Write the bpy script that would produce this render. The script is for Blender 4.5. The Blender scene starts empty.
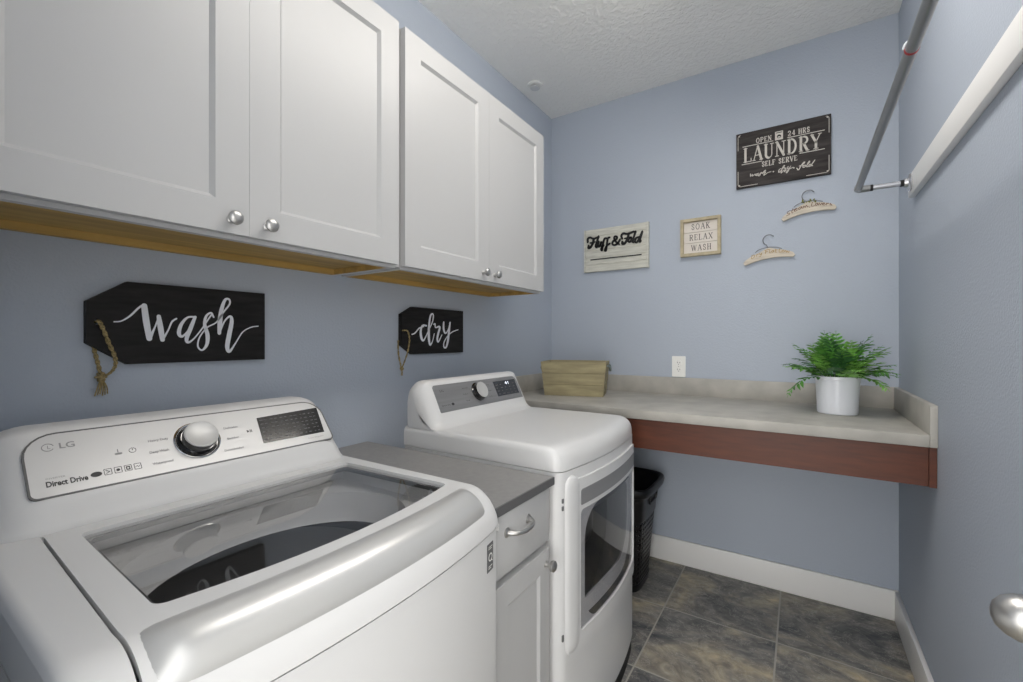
import bpy, bmesh, math, random
from mathutils import Vector, Matrix
from mathutils.bvhtree import BVHTree
PI = math.pi
SC = bpy.context.scene
COL = SC.collection
random.seed(7)

# ------------------------------------------------------------------ helpers
def lin(c):
    def f(v):
        v = v / 255.0
        return v / 12.92 if v <= 0.04045 else ((v + 0.055) / 1.055) ** 2.4
    return (f(c[0]), f(c[1]), f(c[2]), 1.0)

def mat(name, rgb, rough=0.5, metal=0.0, bump=None, coat=0.0, spec=0.5, noise=None, aniso=None):
    """bump=(scale, strength, distance); noise=(scale, amount, stretch xyz)"""
    m = bpy.data.materials.new(name); m.use_nodes = True
    nt = m.node_tree; b = nt.nodes['Principled BSDF']
    b.inputs['Base Color'].default_value = lin(rgb)
    b.inputs['Roughness'].default_value = rough
    b.inputs['Metallic'].default_value = metal
    b.inputs['Coat Weight'].default_value = coat
    b.inputs['Coat Roughness'].default_value = 0.08
    b.inputs['Specular IOR Level'].default_value = spec
    tc = nt.nodes.new('ShaderNodeTexCoord')
    if noise:
        mp = nt.nodes.new('ShaderNodeMapping'); mp.inputs['Scale'].default_value = noise[2]
        nt.links.new(tc.outputs['Object'], mp.inputs['Vector'])
        n = nt.nodes.new('ShaderNodeTexNoise'); n.inputs['Scale'].default_value = noise[0]; n.inputs['Detail'].default_value = 6
        nt.links.new(mp.outputs['Vector'], n.inputs['Vector'])
        r = nt.nodes.new('ShaderNodeValToRGB')
        a = noise[1]
        lo = [max(0, v * (1 - a)) for v in rgb]; hi = [min(255, v * (1 + a)) for v in rgb]
        r.color_ramp.elements[0].position = 0.3; r.color_ramp.elements[1].position = 0.7
        r.color_ramp.elements[0].color = lin(lo); r.color_ramp.elements[1].color = lin(hi)
        nt.links.new(n.outputs['Fac'], r.inputs['Fac']); nt.links.new(r.outputs['Color'], b.inputs['Base Color'])
    if bump:
        n2 = nt.nodes.new('ShaderNodeTexNoise'); n2.inputs['Scale'].default_value = bump[0]; n2.inputs['Detail'].default_value = 3
        nt.links.new(tc.outputs['Object'], n2.inputs['Vector'])
        bp = nt.nodes.new('ShaderNodeBump'); bp.inputs['Strength'].default_value = bump[1]; bp.inputs['Distance'].default_value = bump[2]
        nt.links.new(n2.outputs['Fac'], bp.inputs['Height']); nt.links.new(bp.outputs['Normal'], b.inputs['Normal'])
    return m

def emis(name, rgb, strength):
    m = bpy.data.materials.new(name); m.use_nodes = True
    nt = m.node_tree; nt.nodes.clear()
    e = nt.nodes.new('ShaderNodeEmission'); e.inputs['Color'].default_value = lin(rgb); e.inputs['Strength'].default_value = strength
    o = nt.nodes.new('ShaderNodeOutputMaterial'); nt.links.new(e.outputs[0], o.inputs[0])
    return m

def glass(name, tint, ior=1.5, rough=0.02, boost=1.0):
    """thin tinted pane: Fresnel reflection over tinted transparency"""
    m = bpy.data.materials.new(name); m.use_nodes = True
    nt = m.node_tree; nt.nodes.clear()
    t = nt.nodes.new('ShaderNodeBsdfTransparent'); t.inputs['Color'].default_value = (*tint, 1)
    g = nt.nodes.new('ShaderNodeBsdfGlossy'); g.inputs['Roughness'].default_value = rough; g.inputs['Color'].default_value = (boost, boost, boost, 1)
    f = nt.nodes.new('ShaderNodeFresnel'); f.inputs['IOR'].default_value = ior
    mx = nt.nodes.new('ShaderNodeMixShader'); o = nt.nodes.new('ShaderNodeOutputMaterial')
    ge = nt.nodes.new('ShaderNodeNewGeometry'); iv = nt.nodes.new('ShaderNodeMath'); iv.operation = 'SUBTRACT'; iv.inputs[0].default_value = 1
    nt.links.new(ge.outputs['Backfacing'], iv.inputs[1]); ml = nt.nodes.new('ShaderNodeMath'); ml.operation = 'MULTIPLY'   # one reflection, at the outer face
    nt.links.new(f.outputs[0], ml.inputs[0]); nt.links.new(iv.outputs[0], ml.inputs[1])
    nt.links.new(ml.outputs[0], mx.inputs[0]); nt.links.new(t.outputs[0], mx.inputs[1]); nt.links.new(g.outputs[0], mx.inputs[2])
    nt.links.new(mx.outputs[0], o.inputs[0])
    return m

def link(name, me, m, parent=None, smooth=35):
    o = bpy.data.objects.new(name, me); COL.objects.link(o)
    if m is not None: me.materials.append(m)
    if smooth:
        me.shade_smooth(); me.set_sharp_from_angle(angle=math.radians(smooth))
    if parent is not None:
        o.parent = parent; o.matrix_parent_inverse = Matrix.Translation(parent.location).inverted() if parent.type == 'EMPTY' or True else o.matrix_parent_inverse
    return o

def obj(name, bm, m, parent=None, smooth=35, recalc=True, origin=None):
    if recalc: bmesh.ops.recalc_face_normals(bm, faces=bm.faces)
    me = bpy.data.meshes.new(name)
    if parent is None and origin is not None:
        bmesh.ops.translate(bm, verts=bm.verts, vec=-Vector(origin))
    bm.to_mesh(me); bm.free()
    if parent is not None:
        # meshes are written in world metres; store them relative to the thing's base
        off = world_loc(parent)
        me.transform(Matrix.Translation(-off))
        o = bpy.data.objects.new(name, me); COL.objects.link(o); o.parent = parent
    else:
        o = bpy.data.objects.new(name, me); COL.objects.link(o)
        if origin is not None: o.location = origin
    if m is not None: me.materials.append(m)
    if smooth:
        me.shade_smooth(); me.set_sharp_from_angle(angle=math.radians(smooth))
    return o

def world_loc(o):
    v = Vector((0, 0, 0))
    while o is not None:
        v += o.location; o = o.parent
    return v

def thing(name, label, cat, loc, group=None):
    o = bpy.data.objects.new(name, None); COL.objects.link(o); o.location = loc; o.empty_display_size = 0.05
    return tag(o, label, cat, group)

def tag(o, label, cat, group=None):
    o['label'] = label; o['category'] = cat
    if group: o['group'] = group
    return o

def struct(name, bm, m, label, cat, smooth=0):
    o = obj(name, bm, m, None, smooth); o['kind'] = 'structure'; o['label'] = label; o['category'] = cat
    return o

def box(bm, x0, x1, y0, y1, z0, z1, bevel=0.0, seg=2):
    t = bmesh.new()
    vs = [t.verts.new((x, y, z)) for x in (x0, x1) for y in (y0, y1) for z in (z0, z1)]
    for f in ((0, 1, 3, 2), (4, 6, 7, 5), (0, 4, 5, 1), (2, 3, 7, 6), (0, 2, 6, 4), (1, 5, 7, 3)):
        t.faces.new([vs[i] for i in f])
    if bevel > 0:
        bmesh.ops.bevel(t, geom=list(t.edges), offset=bevel, segments=seg, profile=0.5, affect='EDGES')
    merge(bm, t); return bm

def merge(bm, t, mx=None):
    if mx is not None: t.transform(mx)
    me = bpy.data.meshes.new('tmp'); t.to_mesh(me); t.free(); bm.from_mesh(me); bpy.data.meshes.remove(me)

def bx(*a, **k):
    return box(bmesh.new(), *a, **k)

def rrect(u0, u1, v0, v1, r, n=6):
    """rounded rectangle outline; r is one radius or four (bl, br, tr, tl)"""
    if not isinstance(r, (tuple, list)): r = (r,) * 4
    pts = []
    for (cu, cv, su, sv, a0, rr) in ((u0, v0, 1, 1, PI, r[0]), (u1, v0, -1, 1, 1.5 * PI, r[1]), (u1, v1, -1, -1, 0, r[2]), (u0, v1, 1, -1, .5 * PI, r[3])):
        if rr <= 1e-6: pts.append((cu, cv)); continue
        for i in range(n + 1):
            a = a0 + .5 * PI * i / n
            pts.append((cu + su * rr + rr * math.cos(a), cv + sv * rr + rr * math.sin(a)))
    return pts

def circ(cu, cv, r, n=32, rv=None):
    rv = rv or r
    return [(cu + r * math.cos(2 * PI * i / n), cv + rv * math.sin(2 * PI * i / n)) for i in range(n)]

def plate(outline, holes, mapf, t0, t1, cu=(), cv=(), bm=None):
    """flat outline (u,v) with holes, cut along u and v lines, thickened t0..t1 and mapped by mapf(u,v,t)"""
    b = bmesh.new()
    for loop in [outline] + list(holes):
        vs = [b.verts.new((p[0], p[1], 0)) for p in loop]
        for i in range(len(vs)): b.edges.new((vs[i], vs[(i + 1) % len(vs)]))
    bmesh.ops.triangle_fill(b, use_beauty=True, use_dissolve=False, edges=list(b.edges))
    if not cu and not cv:
        bmesh.ops.dissolve_limit(b, angle_limit=0.01, verts=list(b.verts), edges=list(b.edges)) if not holes else None
    for c in cu:
        bmesh.ops.bisect_plane(b, geom=list(b.verts) + list(b.edges) + list(b.faces), dist=1e-6, plane_co=(c, 0, 0), plane_no=(1, 0, 0))
    for c in cv:
        bmesh.ops.bisect_plane(b, geom=list(b.verts) + list(b.edges) + list(b.faces), dist=1e-6, plane_co=(0, c, 0), plane_no=(0, 1, 0))
    fs = list(b.faces)
    r = bmesh.ops.extrude_face_region(b, geom=fs, use_keep_orig=True)
    top = set(v for v in r['geom'] if isinstance(v, bmesh.types.BMVert))
    for v in b.verts:
        u, w = v.co.x, v.co.y
        v.co = Vector(mapf(u, w, t1 if v in top else t0))
    bmesh.ops.recalc_face_normals(b, faces=list(b.faces))
    if bm is None: return b
    merge(bm, b); return bm

def lathe(prof, mx, n=32, bm=None, cap=True):
    """prof list of (r, h) revolved about local z, placed by mx"""
    b = bmesh.new(); rings = []
    for r, h in prof:
        if r < 1e-6: rings.append([b.verts.new((0, 0, h))])
        else: rings.append([b.verts.new((r * math.cos(2 * PI * i / n), r * math.sin(2 * PI * i / n), h)) for i in range(n)])
    for a, c in zip(rings, rings[1:]):
        for i in range(n):
            j = (i + 1) % n
            if len(a) == 1 and len(c) == 1: continue
            if len(a) == 1: b.faces.new((a[0], c[i], c[j]))
            elif len(c) == 1: b.faces.new((a[i], c[0], a[j]))
            else: b.faces.new((a[i], c[i], c[j], a[j]))
    bmesh.ops.recalc_face_normals(b, faces=list(b.faces))
    if bm is None: bm = bmesh.new()
    merge(bm, b, mx); return bm

def frame_mx(origin, zdir, xdir=None):
    z = Vector(zdir).normalized()
    x = Vector(xdir) if xdir is not None else (Vector((0, 0, 1)) if abs(z.z) < .9 else Vector((1, 0, 0)))
    x = (x - z * x.dot(z)).normalized(); y = z.cross(x)
    m = Matrix((x, y, z)).transposed().to_4x4(); m.translation = Vector(origin); return m

def cr(pts, n=8):
    """Catmull-Rom through points (any dimension)"""
    if len(pts) < 3: n = max(n, 2)
    out = []; d = len(pts[0]); P = [pts[0]] + list(pts) + [pts[-1]]
    for i in range(1, len(P) - 2):
        for k in range(n):
            t = k / n
            out.append(tuple(.5 * (2 * P[i][c] + (P[i + 1][c] - P[i - 1][c]) * t + (2 * P[i - 1][c] - 5 * P[i][c] + 4 * P[i + 1][c] - P[i + 2][c]) * t * t + (-P[i - 1][c] + 3 * P[i][c] - 3 * P[i + 1][c] + P[i + 2][c]) * t ** 3) for c in range(d)))
    out.append(tuple(pts[-1])); return out

def tube(pts, rad, n=10, bm=None, closed=False, smooth=0, cap=True):
    """tube along 3-D points; rad a number or list"""
    if smooth: 
        if isinstance(rad, (list, tuple)):
            q = cr([tuple(p) + (r,) for p, r in zip(pts, rad)], smooth); pts = [p[:3] for p in q]; rad = [p[3] for p in q]
        else: pts = cr([tuple(p) for p in pts], smooth)
    pts = [Vector(p) for p in pts]; b = bmesh.new(); rings = []
    N = len(pts); ref = None
    for i, p in enumerate(pts):
        if closed: d = pts[(i + 1) % N] - pts[i - 1]
        else: d = pts[min(i + 1, N - 1)] - pts[max(i - 1, 0)]
        d.normalize()
        if ref is None: ref = Vector((0, 0, 1)) if abs(d.z) < .9 else Vector((1, 0, 0))
        x = (ref - d * ref.dot(d)); x.normalize(); ref = x; y = d.cross(x)
        r = rad[i] if isinstance(rad, (list, tuple)) else rad
        rings.append([b.verts.new(p + (x * math.cos(2 * PI * k / n) + y * math.sin(2 * PI * k / n)) * r) for k in range(n)])
    m = N if closed else N - 1
    for i in range(m):
        a, c = rings[i], rings[(i + 1) % N]
        for k in range(n): b.faces.new((a[k], a[(k + 1) % n], c[(k + 1) % n], c[k]))
    if not closed and cap: b.faces.new(rings[0]); b.faces.new(rings[-1])
    bmesh.ops.recalc_face_normals(b, faces=list(b.faces))
    if bm is None: bm = bmesh.new()
    merge(bm, b); return bm

def ribbon(strokes, mapf, t0, t1, sm=6, bm=None, rise=0.00004):
    """brush strokes [(u,v,w)...] as thin raised ribbons with round ends"""
    if bm is None: bm = bmesh.new()
    for si, st in enumerate(strokes):
        q = cr(st, sm) if len(st) > 2 else list(st)
        b = bmesh.new(); L = []; R = []
        for i, (u, v, w) in enumerate(q):
            a = q[max(0, i - 1)]; c = q[min(len(q) - 1, i + 1)]
            du, dv = c[0] - a[0], c[1] - a[1]; l = math.hypot(du, dv) or 1e-9
            nu, nv = -dv / l * w / 2, du / l * w / 2
            L.append((u + nu, v + nv)); R.append((u - nu, v - nv))
        dt = si * rise
        def V(p, t): return b.verts.new(mapf(p[0], p[1], t + dt))
        lt = [V(p, t1) for p in L]; rt = [V(p, t1) for p in R]; lb = [V(p, t0) for p in L]; rb = [V(p, t0) for p in R]
        for i in range(len(q) - 1):
            b.faces.new((lt[i], lt[i + 1], rt[i + 1], rt[i])); b.faces.new((lb[i], lb[i + 1], lt[i + 1], lt[i])); b.faces.new((rt[i], rt[i + 1], rb[i + 1], rb[i]))
        for e, s in ((0, 1), (-1, -1)):
            u, v, w = q[e]; ct = V((u, v), t1); k = 8
            a0 = math.atan2(L[e][1] - v, L[e][0] - u); arc = []
            for i in range(k + 1):
                a = a0 + s * PI * i / k; arc.append(V((u + w / 2 * math.cos(a), v + w / 2 * math.sin(a)), t1))
            for i in range(k): b.faces.new((ct, arc[i], arc[i + 1]))
        merge(bm, b)
    return bm

def text(s, mapf, u, v, h, t=0.0003, bm=None, wscale=1.0, shear=0.0, align='LEFT', width=None, gap=1.0, bold=0.0):
    """built-in font text laid out on mapf(u,v,t); h = capital height"""
    cu = bpy.data.curves.new('t', 'FONT'); cu.body = s; cu.size = h / 0.69; cu.space_character = gap; cu.align_x = align; cu.resolution_u = 3; cu.offset = bold * cu.size
    o = bpy.data.objects.new('t', cu); COL.objects.link(o)
    dg = bpy.context.evaluated_depsgraph_get(); dg.update()
    me = bpy.data.meshes.new_from_object(o.evaluated_get(dg)); bpy.data.objects.remove(o); bpy.data.curves.remove(cu)
    b = bmesh.new(); b.from_mesh(me); bpy.data.meshes.remove(me)
    if width and b.verts:
        w = max(x.co.x for x in b.verts) - min(x.co.x for x in b.verts); wscale = width / w
    for x in b.verts:
        x.co = Vector(mapf(u + x.co.x * wscale + shear * x.co.y, v + x.co.y, t))
    if bm is None: bm = bmesh.new()
    merge(bm, b); return bm

# a plain serif letter font drawn as strokes in a 0..1 box: (points, weight) heavy = 1, light = .45, serif = 's'
def arc(cx, cy, rx, ry, a0, a1, n=10):
    return [(cx + rx * math.cos(math.radians(a0 + (a1 - a0) * i / n)), cy + ry * math.sin(math.radians(a0 + (a1 - a0) * i / n))) for i in range(n + 1)]
H_, T_ = 1.0, .5
GL = {
 'L': [([(.25, 0), (.25, 1)], H_), ([(.05, 1), (.45, 1)], T_), ([(.05, 0), (.95, 0)], T_), ([(.95, 0), (.95, .22)], T_)],
 'A': [([(.12, 0), (.48, 1)], T_), ([(.52, 1), (.86, 0)], H_), ([(.25, .36), (.73, .36)], T_), ([(0, 0), (.26, 0)], T_), ([(.7, 0), (1, 0)], T_)],
 'U': [([(.2, 1), (.2, .3)] + arc(.5, .27, .3, .27, 180, 270)[1:], H_), ([(.5, 0)] + arc(.5, .27, .3, .27, 270, 360)[1:] + [(.8, 1)], T_), ([(.03, 1), (.38, 1)], T_), ([(.65, 1), (.97, 1)], T_)],
 'N': [([(.18, 0), (.18, 1)], T_), ([(.18, 1), (.82, 0)], H_), ([(.82, 0), (.82, 1)], T_), ([(.03, 0), (.34, 0)], T_), ([(.03, 1), (.22, 1)], T_), ([(.66, 1), (.98, 1)], T_)],
 'D': [([(.22, 0), (.22, 1)], H_), ([(.05, 1), (.45, 1)] , T_), ([(.05, 0), (.45, 0)], T_), (arc(.42, .5, .42, .5, 90, -90, 14), .8)],
 'R': [([(.22, 0), (.22, 1)], H_), ([(.05, 1), (.5, 1)], T_), ([(.05, 0), (.4, 0)], T_), (arc(.5, .76, .32, .24, 90, -90), .8), ([(.22, .52), (.5, .52)], T_), ([(.5, .5), (.82, 0)], H_), ([(.7, 0), (.98, 0)], T_)],
 'Y': [([(.12, 1), (.5, .45)], H_), ([(.88, 1), (.5, .45)], T_), ([(.5, .45), (.5, 0)], H_), ([(0, 1), (.28, 1)], T_), ([(.72, 1), (1, 1)], T_), ([(.3, 0), (.7, 0)], T_)],
 'O': [(arc(.5, .5, .38, .5, 0, 360, 24), .8)],
 'P': [([(.22, 0), (.22, 1)], H_), ([(.05, 1), (.5, 1)], T_), ([(.05, 0), (.42, 0)], T_), (arc(.5, .73, .34, .27, 90, -90), .8), ([(.22, .46), (.5, .46)], T_)],
 'E': [([(.22, 0), (.22, 1)], H_), ([(.05, 1), (.85, 1)], T_), ([(.05, 0), (.9, 0)], T_), ([(.22, .52), (.66, .52)], T_), ([(.85, 1), (.85, .8)], T_), ([(.9, 0), (.9, .22)], T_)],
 'F': [([(.22, 0), (.22, 1)], H_), ([(.05, 1), (.85, 1)], T_), ([(.05, 0), (.45, 0)], T_), ([(.22, .52), (.66, .52)], T_), ([(.85, 1), (.85, .8)], T_)],
 'H': [([(.2, 0), (.2, 1)], H_), ([(.8, 0), (.8, 1)], H_), ([(.2, .52), (.8, .52)], T_), ([(.03, 0), (.37, 0)], T_), ([(.63, 0), (.97, 0)], T_), ([(.03, 1), (.37, 1)], T_), ([(.63, 1), (.97, 1)], T_)],
 'K': [([(.2, 0), (.2, 1)], H_), ([(.2, .42), (.8, 1)], T_), ([(.4, .6), (.82, 0)], H_), ([(.03, 0), (.37, 0)], T_), ([(.66, 0), (.98, 0)], T_), ([(.03, 1), (.37, 1)], T_), ([(.62, 1), (.95, 1)], T_)],
 'S': [([(.8, .74), (.74, .92), (.5, 1), (.26, .93), (.18, .76), (.28, .6), (.5, .51), (.74, .4), (.83, .24), (.74, .07), (.5, 0), (.24, .07), (.17, .26)], .85)],
 'V': [([(.12, 1), (.5, 0)], H_), ([(.88, 1), (.5, 0)], T_), ([(0, 1), (.28, 1)], T_), ([(.72, 1), (1, 1)], T_)],
 'W': [([(.08, 1), (.3, 0)], H_), ([(.3, 0), (.5, 1)], T_), ([(.5, 1), (.7, 0)], H_), ([(.7, 0), (.92, 1)], T_), ([(0, 1), (.2, 1)], T_), ([(.82, 1), (1, 1)], T_)],
 'X': [([(.15, 1), (.85, 0)], H_), ([(.85, 1), (.15, 0)], T_), ([(0, 1), (.3, 1)], T_), ([(.7, 1), (1, 1)], T_), ([(0, 0), (.3, 0)], T_), ([(.7, 0), (1, 0)], T_)],
 '2': [([(.2, .74), (.28, .93), (.5, 1), (.74, .92), (.8, .72), (.66, .46), (.36, .2), (.18, 0)], .8), ([(.18, 0), (.85, 0), (.85, .2)], T_)],
 '4': [([(.66, 0), (.66, 1)], H_), ([(.66, 1), (.12, .3)], T_), ([(.12, .3), (.92, .3)], T_)],
}
def serif(s, mapf, u0, u1, v0, v1, wt, t0, t1, bm=None, gap=.16, thin=1.0):
    """serif capitals filling u0..u1 x v0..v1"""
    ws = {'W': 1.35, 'A': 1.05, 'N': 1.05, 'O': 1.05, ' ': .55, 'F': .9, 'L': .85, 'E': .85, 'S': .8}
    tot = sum(ws.get(c, 1) for c in s) + gap * (len(s) - 1); k = (u1 - u0) / tot; u = u0; strokes = []
    for c in s:
        w = ws.get(c, 1) * k
        for pts, hv in GL.get(c, []):
            strokes.append([(u + p[0] * w, v0 + p[1] * (v1 - v0), wt * hv * (thin if hv < .6 else 1)) for p in pts])
        u += w + gap * k
    out = bmesh.new() if bm is None else bm
    for st in strokes: ribbon([st], mapf, t0, t1, sm=2, bm=out)
    return out

# ------------------------------------------------------------------ materials
def wall_material():
    return mat('wall_paint', (176, 184, 196), rough=.62, bump=(140, .35, .004), spec=.3)
def ceiling_material():
    m = mat('ceiling_texture', (244, 243, 240), rough=.9, spec=.1)
    nt = m.node_tree; b = nt.nodes['Principled BSDF']; tc = nt.nodes.new('ShaderNodeTexCoord')
    v = nt.nodes.new('ShaderNodeTexNoise'); v.inputs['Scale'].default_value = 42; v.inputs['Detail'].default_value = 2.5; v.inputs['Distortion'].default_value = .6
    r = nt.nodes.new('ShaderNodeValToRGB'); r.color_ramp.elements[0].position = .42; r.color_ramp.elements[1].position = .62
    bp = nt.nodes.new('ShaderNodeBump'); bp.inputs['Strength'].default_value = .5; bp.inputs['Distance'].default_value = .005
    nt.links.new(tc.outputs['Object'], v.inputs['Vector']); nt.links.new(v.outputs['Fac'], r.inputs['Fac'])
    nt.links.new(r.outputs['Color'], bp.inputs['Height']); nt.links.new(bp.outputs['Normal'], b.inputs['Normal'])
    return m
def tile_material():
    m = bpy.data.materials.new('slate_tile'); m.use_nodes = True; nt = m.node_tree; N = nt.nodes; Lk = nt.links
    b = N['Principled BSDF']; b.inputs['Roughness'].default_value = .45; b.inputs['Specular IOR Level'].default_value = .35
    tc = N.new('ShaderNodeTexCoord'); mp = N.new('ShaderNodeMapping'); S = 1 / .4572
    mp.inputs['Location'].default_value = (.54 * S, -2.155 * S, 0); mp.inputs['Scale'].default_value = (S, S, S)
    Lk.new(tc.outputs['Object'], mp.inputs['Vector'])
    fl = N.new('ShaderNodeVectorMath'); fl.operation = 'FLOOR'; Lk.new(mp.outputs[0], fl.inputs[0])
    fr = N.new('ShaderNodeVectorMath'); fr.operation = 'FRACTION'; Lk.new(mp.outputs[0], fr.inputs[0])
    wn = N.new('ShaderNodeTexWhiteNoise'); wn.noise_dimensions = '3D'; Lk.new(fl.outputs[0], wn.inputs['Vector'])
    sc = N.new('ShaderNodeVectorMath'); sc.operation = 'SCALE'; sc.inputs['Scale'].default_value = 20; Lk.new(wn.outputs['Color'], sc.inputs[0])
    ad = N.new('ShaderNodeVectorMath'); ad.operation = 'ADD'; Lk.new(mp.outputs[0], ad.inputs[0]); Lk.new(sc.outputs[0], ad.inputs[1])
    st = N.new('ShaderNodeMapping'); st.inputs['Rotation'].default_value = (0, 0, .45); st.inputs['Scale'].default_value = (1, 1.35, 1); Lk.new(ad.outputs[0], st.inputs['Vector'])
    def noise(scale, det, dist, src=st):
        n = N.new('ShaderNodeTexNoise'); n.inputs['Scale'].default_value = scale; n.inputs['Detail'].default_value = det; n.inputs['Distortion'].default_value = dist
        n.inputs['Roughness'].default_value = .62
        Lk.new(src.outputs[0], n.inputs['Vector']); return n
    n1 = noise(1.0, 8, 1.2); r1 = N.new('ShaderNodeValToRGB'); e = r1.color_ramp.elements
    e[0].position = .34; e[0].color = lin((82, 84, 89)); e[1].position = .68; e[1].color = lin((192, 178, 150))
    x = e.new(.45); x.color = lin((122, 121, 119)); x = e.new(.56); x.color = lin((156, 149, 136))
    Lk.new(n1.outputs['Fac'], r1.inputs['Fac'])
    n2 = noise(5, 8, 1.6); r2 = N.new('ShaderNodeValToRGB'); e = r2.color_ramp.elements
    e[0].position = .3; e[0].color = (.28, .28, .29, 1); e[1].position = .72; e[1].color = (.78, .77, .74, 1)
    Lk.new(n2.outputs['Fac'], r2.inputs['Fac'])
    mx = N.new('ShaderNodeMix'); mx.data_type = 'RGBA'; mx.blend_type = 'OVERLAY'; mx.inputs['Factor'].default_value = .85
    Lk.new(r1.outputs['Color'], mx.inputs['A']); Lk.new(r2.outputs['Color'], mx.inputs['B'])
    # pale mineral veins
    n3 = noise(3.2, 5, 2.2); mr = N.new('ShaderNodeValToRGB'); e = mr.color_ramp.elements
    e[0].position = .485; e[0].color = (0, 0, 0, 1); e[1].position = .515; e[1].color = (0, 0, 0, 1); x = e.new(.5); x.color = (.55, .55, .55, 1)
    Lk.new(n3.outputs['Fac'], mr.inputs['Fac'])
    mv = N.new('ShaderNodeMix'); mv.data_type = 'RGBA'; Lk.new(mr.outputs['Color'], mv.inputs['Factor']); Lk.new(mx.outputs['Result'], mv.inputs['A']); mv.inputs['B'].default_value = lin((190, 186, 177))
    # grout
    sp = N.new('ShaderNodeSeparateXYZ'); Lk.new(fr.outputs[0], sp.inputs[0])
    def edge(sock):
        a = N.new('ShaderNodeMath'); a.operation = 'SUBTRACT'; Lk.new(sock, a.inputs[0]); a.inputs[1].default_value = .5
        c = N.new('ShaderNodeMath'); c.operation = 'ABSOLUTE'; Lk.new(a.outputs[0], c.inputs[0]); return c
    ex, ey = edge(sp.outputs['X']), edge(sp.outputs['Y'])
    mm = N.new('ShaderNodeMath'); mm.operation = 'MAXIMUM'; Lk.new(ex.outputs[0], mm.inputs[0]); Lk.new(ey.outputs[0], mm.inputs[1])
    gt = N.new('ShaderNodeMapRange'); gt.inputs['From Min'].default_value = .4918; gt.inputs['From Max'].default_value = .4942; Lk.new(mm.outputs[0], gt.inputs['Value'])
    fx = N.new('ShaderNodeMix'); fx.data_type = 'RGBA'; Lk.new(gt.outputs[0], fx.inputs['Factor']); Lk.new(mv.outputs['Result'], fx.inputs['A']); fx.inputs['B'].default_value = lin((172, 168, 160))
    Lk.new(fx.outputs['Result'], b.inputs['Base Color'])
    hm = N.new('ShaderNodeMath'); hm.operation = 'MULTIPLY_ADD'; Lk.new(gt.outputs[0], hm.inputs[0]); hm.inputs[1].default_value = -.6; Lk.new(n2.outputs['Fac'], hm.inputs[2])
    bp = N.new('ShaderNodeBump'); bp.inputs['Strength'].default_value = .5; bp.inputs['Distance'].default_value = .004; Lk.new(hm.outputs[0], bp.inputs['Height']); Lk.new(bp.outputs['Normal'], b.inputs['Normal'])
    return m

M = {}
M['wall'] = wall_material(); M['ceiling'] = ceiling_material(); M['tile'] = tile_material()
M['trim'] = mat('trim_white', (238, 237, 235), rough=.4)
M['door'] = mat('door_white', (226, 225, 222), rough=.45)
M['cab'] = mat('cabinet_white', (188, 188, 188), rough=.38)
M['raw'] = mat('raw_plywood', (178, 146, 82), rough=.6, noise=(6, .10, (6, .6, 6)))
M['nickel'] = mat('brushed_nickel', (190, 189, 187), rough=.36, metal=1.0)
M['enamel'] = mat('white_enamel', (214, 214, 214), rough=.34, coat=.05)
M['plastic'] = mat('white_plastic', (229, 229, 228), rough=.3)
M['silver'] = mat('silver_handle_plastic', (196, 196, 195), rough=.3, metal=.35)
M['wpanel'] = mat('washer_panel_silver', (196, 196, 196), rough=.3, metal=.1)
M['dpanel'] = mat('dryer_panel_grey', (138, 138, 139), rough=.32, metal=.35, noise=(9, .05, (1, .3, 9)))
M['outline'] = mat('panel_outline_grey', (84, 84, 85), rough=.4)
M['chrome'] = mat('chrome', (205, 205, 205), rough=.12, metal=1)
M['black'] = mat('gloss_black', (16, 16, 17), rough=.12, coat=.5)
M['screen'] = mat('display_black', (22, 22, 24), rough=.06, coat=.6)
M['print'] = mat('print_grey', (48, 48, 50), rough=.5)
M['printlight'] = mat('print_pale_grey', (140, 140, 142), rough=.5)
M['printwhite'] = mat('print_display_grey', (92, 92, 94), rough=.5)
M['gap'] = mat('shadow_gap_grey', (70, 70, 70), rough=.8)
M['rubber'] = mat('black_rubber', (24, 24, 24), rough=.7)
M['knobcap'] = mat('dial_cap_silver', (196, 196, 195), rough=.42, metal=.25)
M['steel'] = mat('drum_steel', (172, 172, 172), rough=.45, metal=.6)
M['tubgrey'] = mat('tub_cover_grey', (214, 214, 214), rough=.45)
M['dark'] = mat('dark_interior', (70, 70, 71), rough=.6)
M['lidglass'] = glass('lid_glass', (.9, .9, .9), ior=1.75, rough=.015)
M['doorglass'] = glass('door_glass', (.85, .85, .86), ior=1.6, rough=.03)
M['grip'] = mat('grip_grey', (142, 142, 143), rough=.4, metal=.2)
M['badge'] = mat('badge_grey', (96, 96, 97), rough=.5)
M['laminate'] = mat('grey_laminate', (138, 137, 136), rough=.45, noise=(60, .03, (1, 1, 1)))
M['lamedge'] = mat('dark_laminate_edge', (92, 92, 93), rough=.5)
M['concrete'] = mat('concrete_laminate', (172, 169, 162), rough=.5, noise=(9, .07, (1, 1, 1)))
M['cherry'] = mat('cherry_wood', (88, 44, 25), rough=.5, noise=(9, .10, (1.2, 9, 9)))
M['outlet'] = mat('outlet_white', (238, 238, 234), rough=.35)
M['slot'] = mat('outlet_slot', (60, 60, 60), rough=.6)
M['blackwood'] = mat('black_stained_wood', (27, 26, 26), rough=.6, noise=(9, .35, (9, 1.3, 9)), spec=.25)
M['whitepaint'] = mat('white_lettering_paint', (226, 228, 234), rough=.6)
M['twine'] = mat('jute_twine', (142, 126, 88), rough=.9, noise=(220, .25, (1, 1, 1)))
M['laundrywood'] = mat('weathered_black_board', (58, 54, 53), rough=.7, noise=(6, .28, (1.3, 9, 9)), spec=.25)
M['cream'] = mat('cream_paint', (205, 200, 192), rough=.6)
M['shiplap'] = mat('whitewashed_boards', (200, 199, 189), rough=.7, noise=(9, .06, (1.5, 9, 12)))
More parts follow.
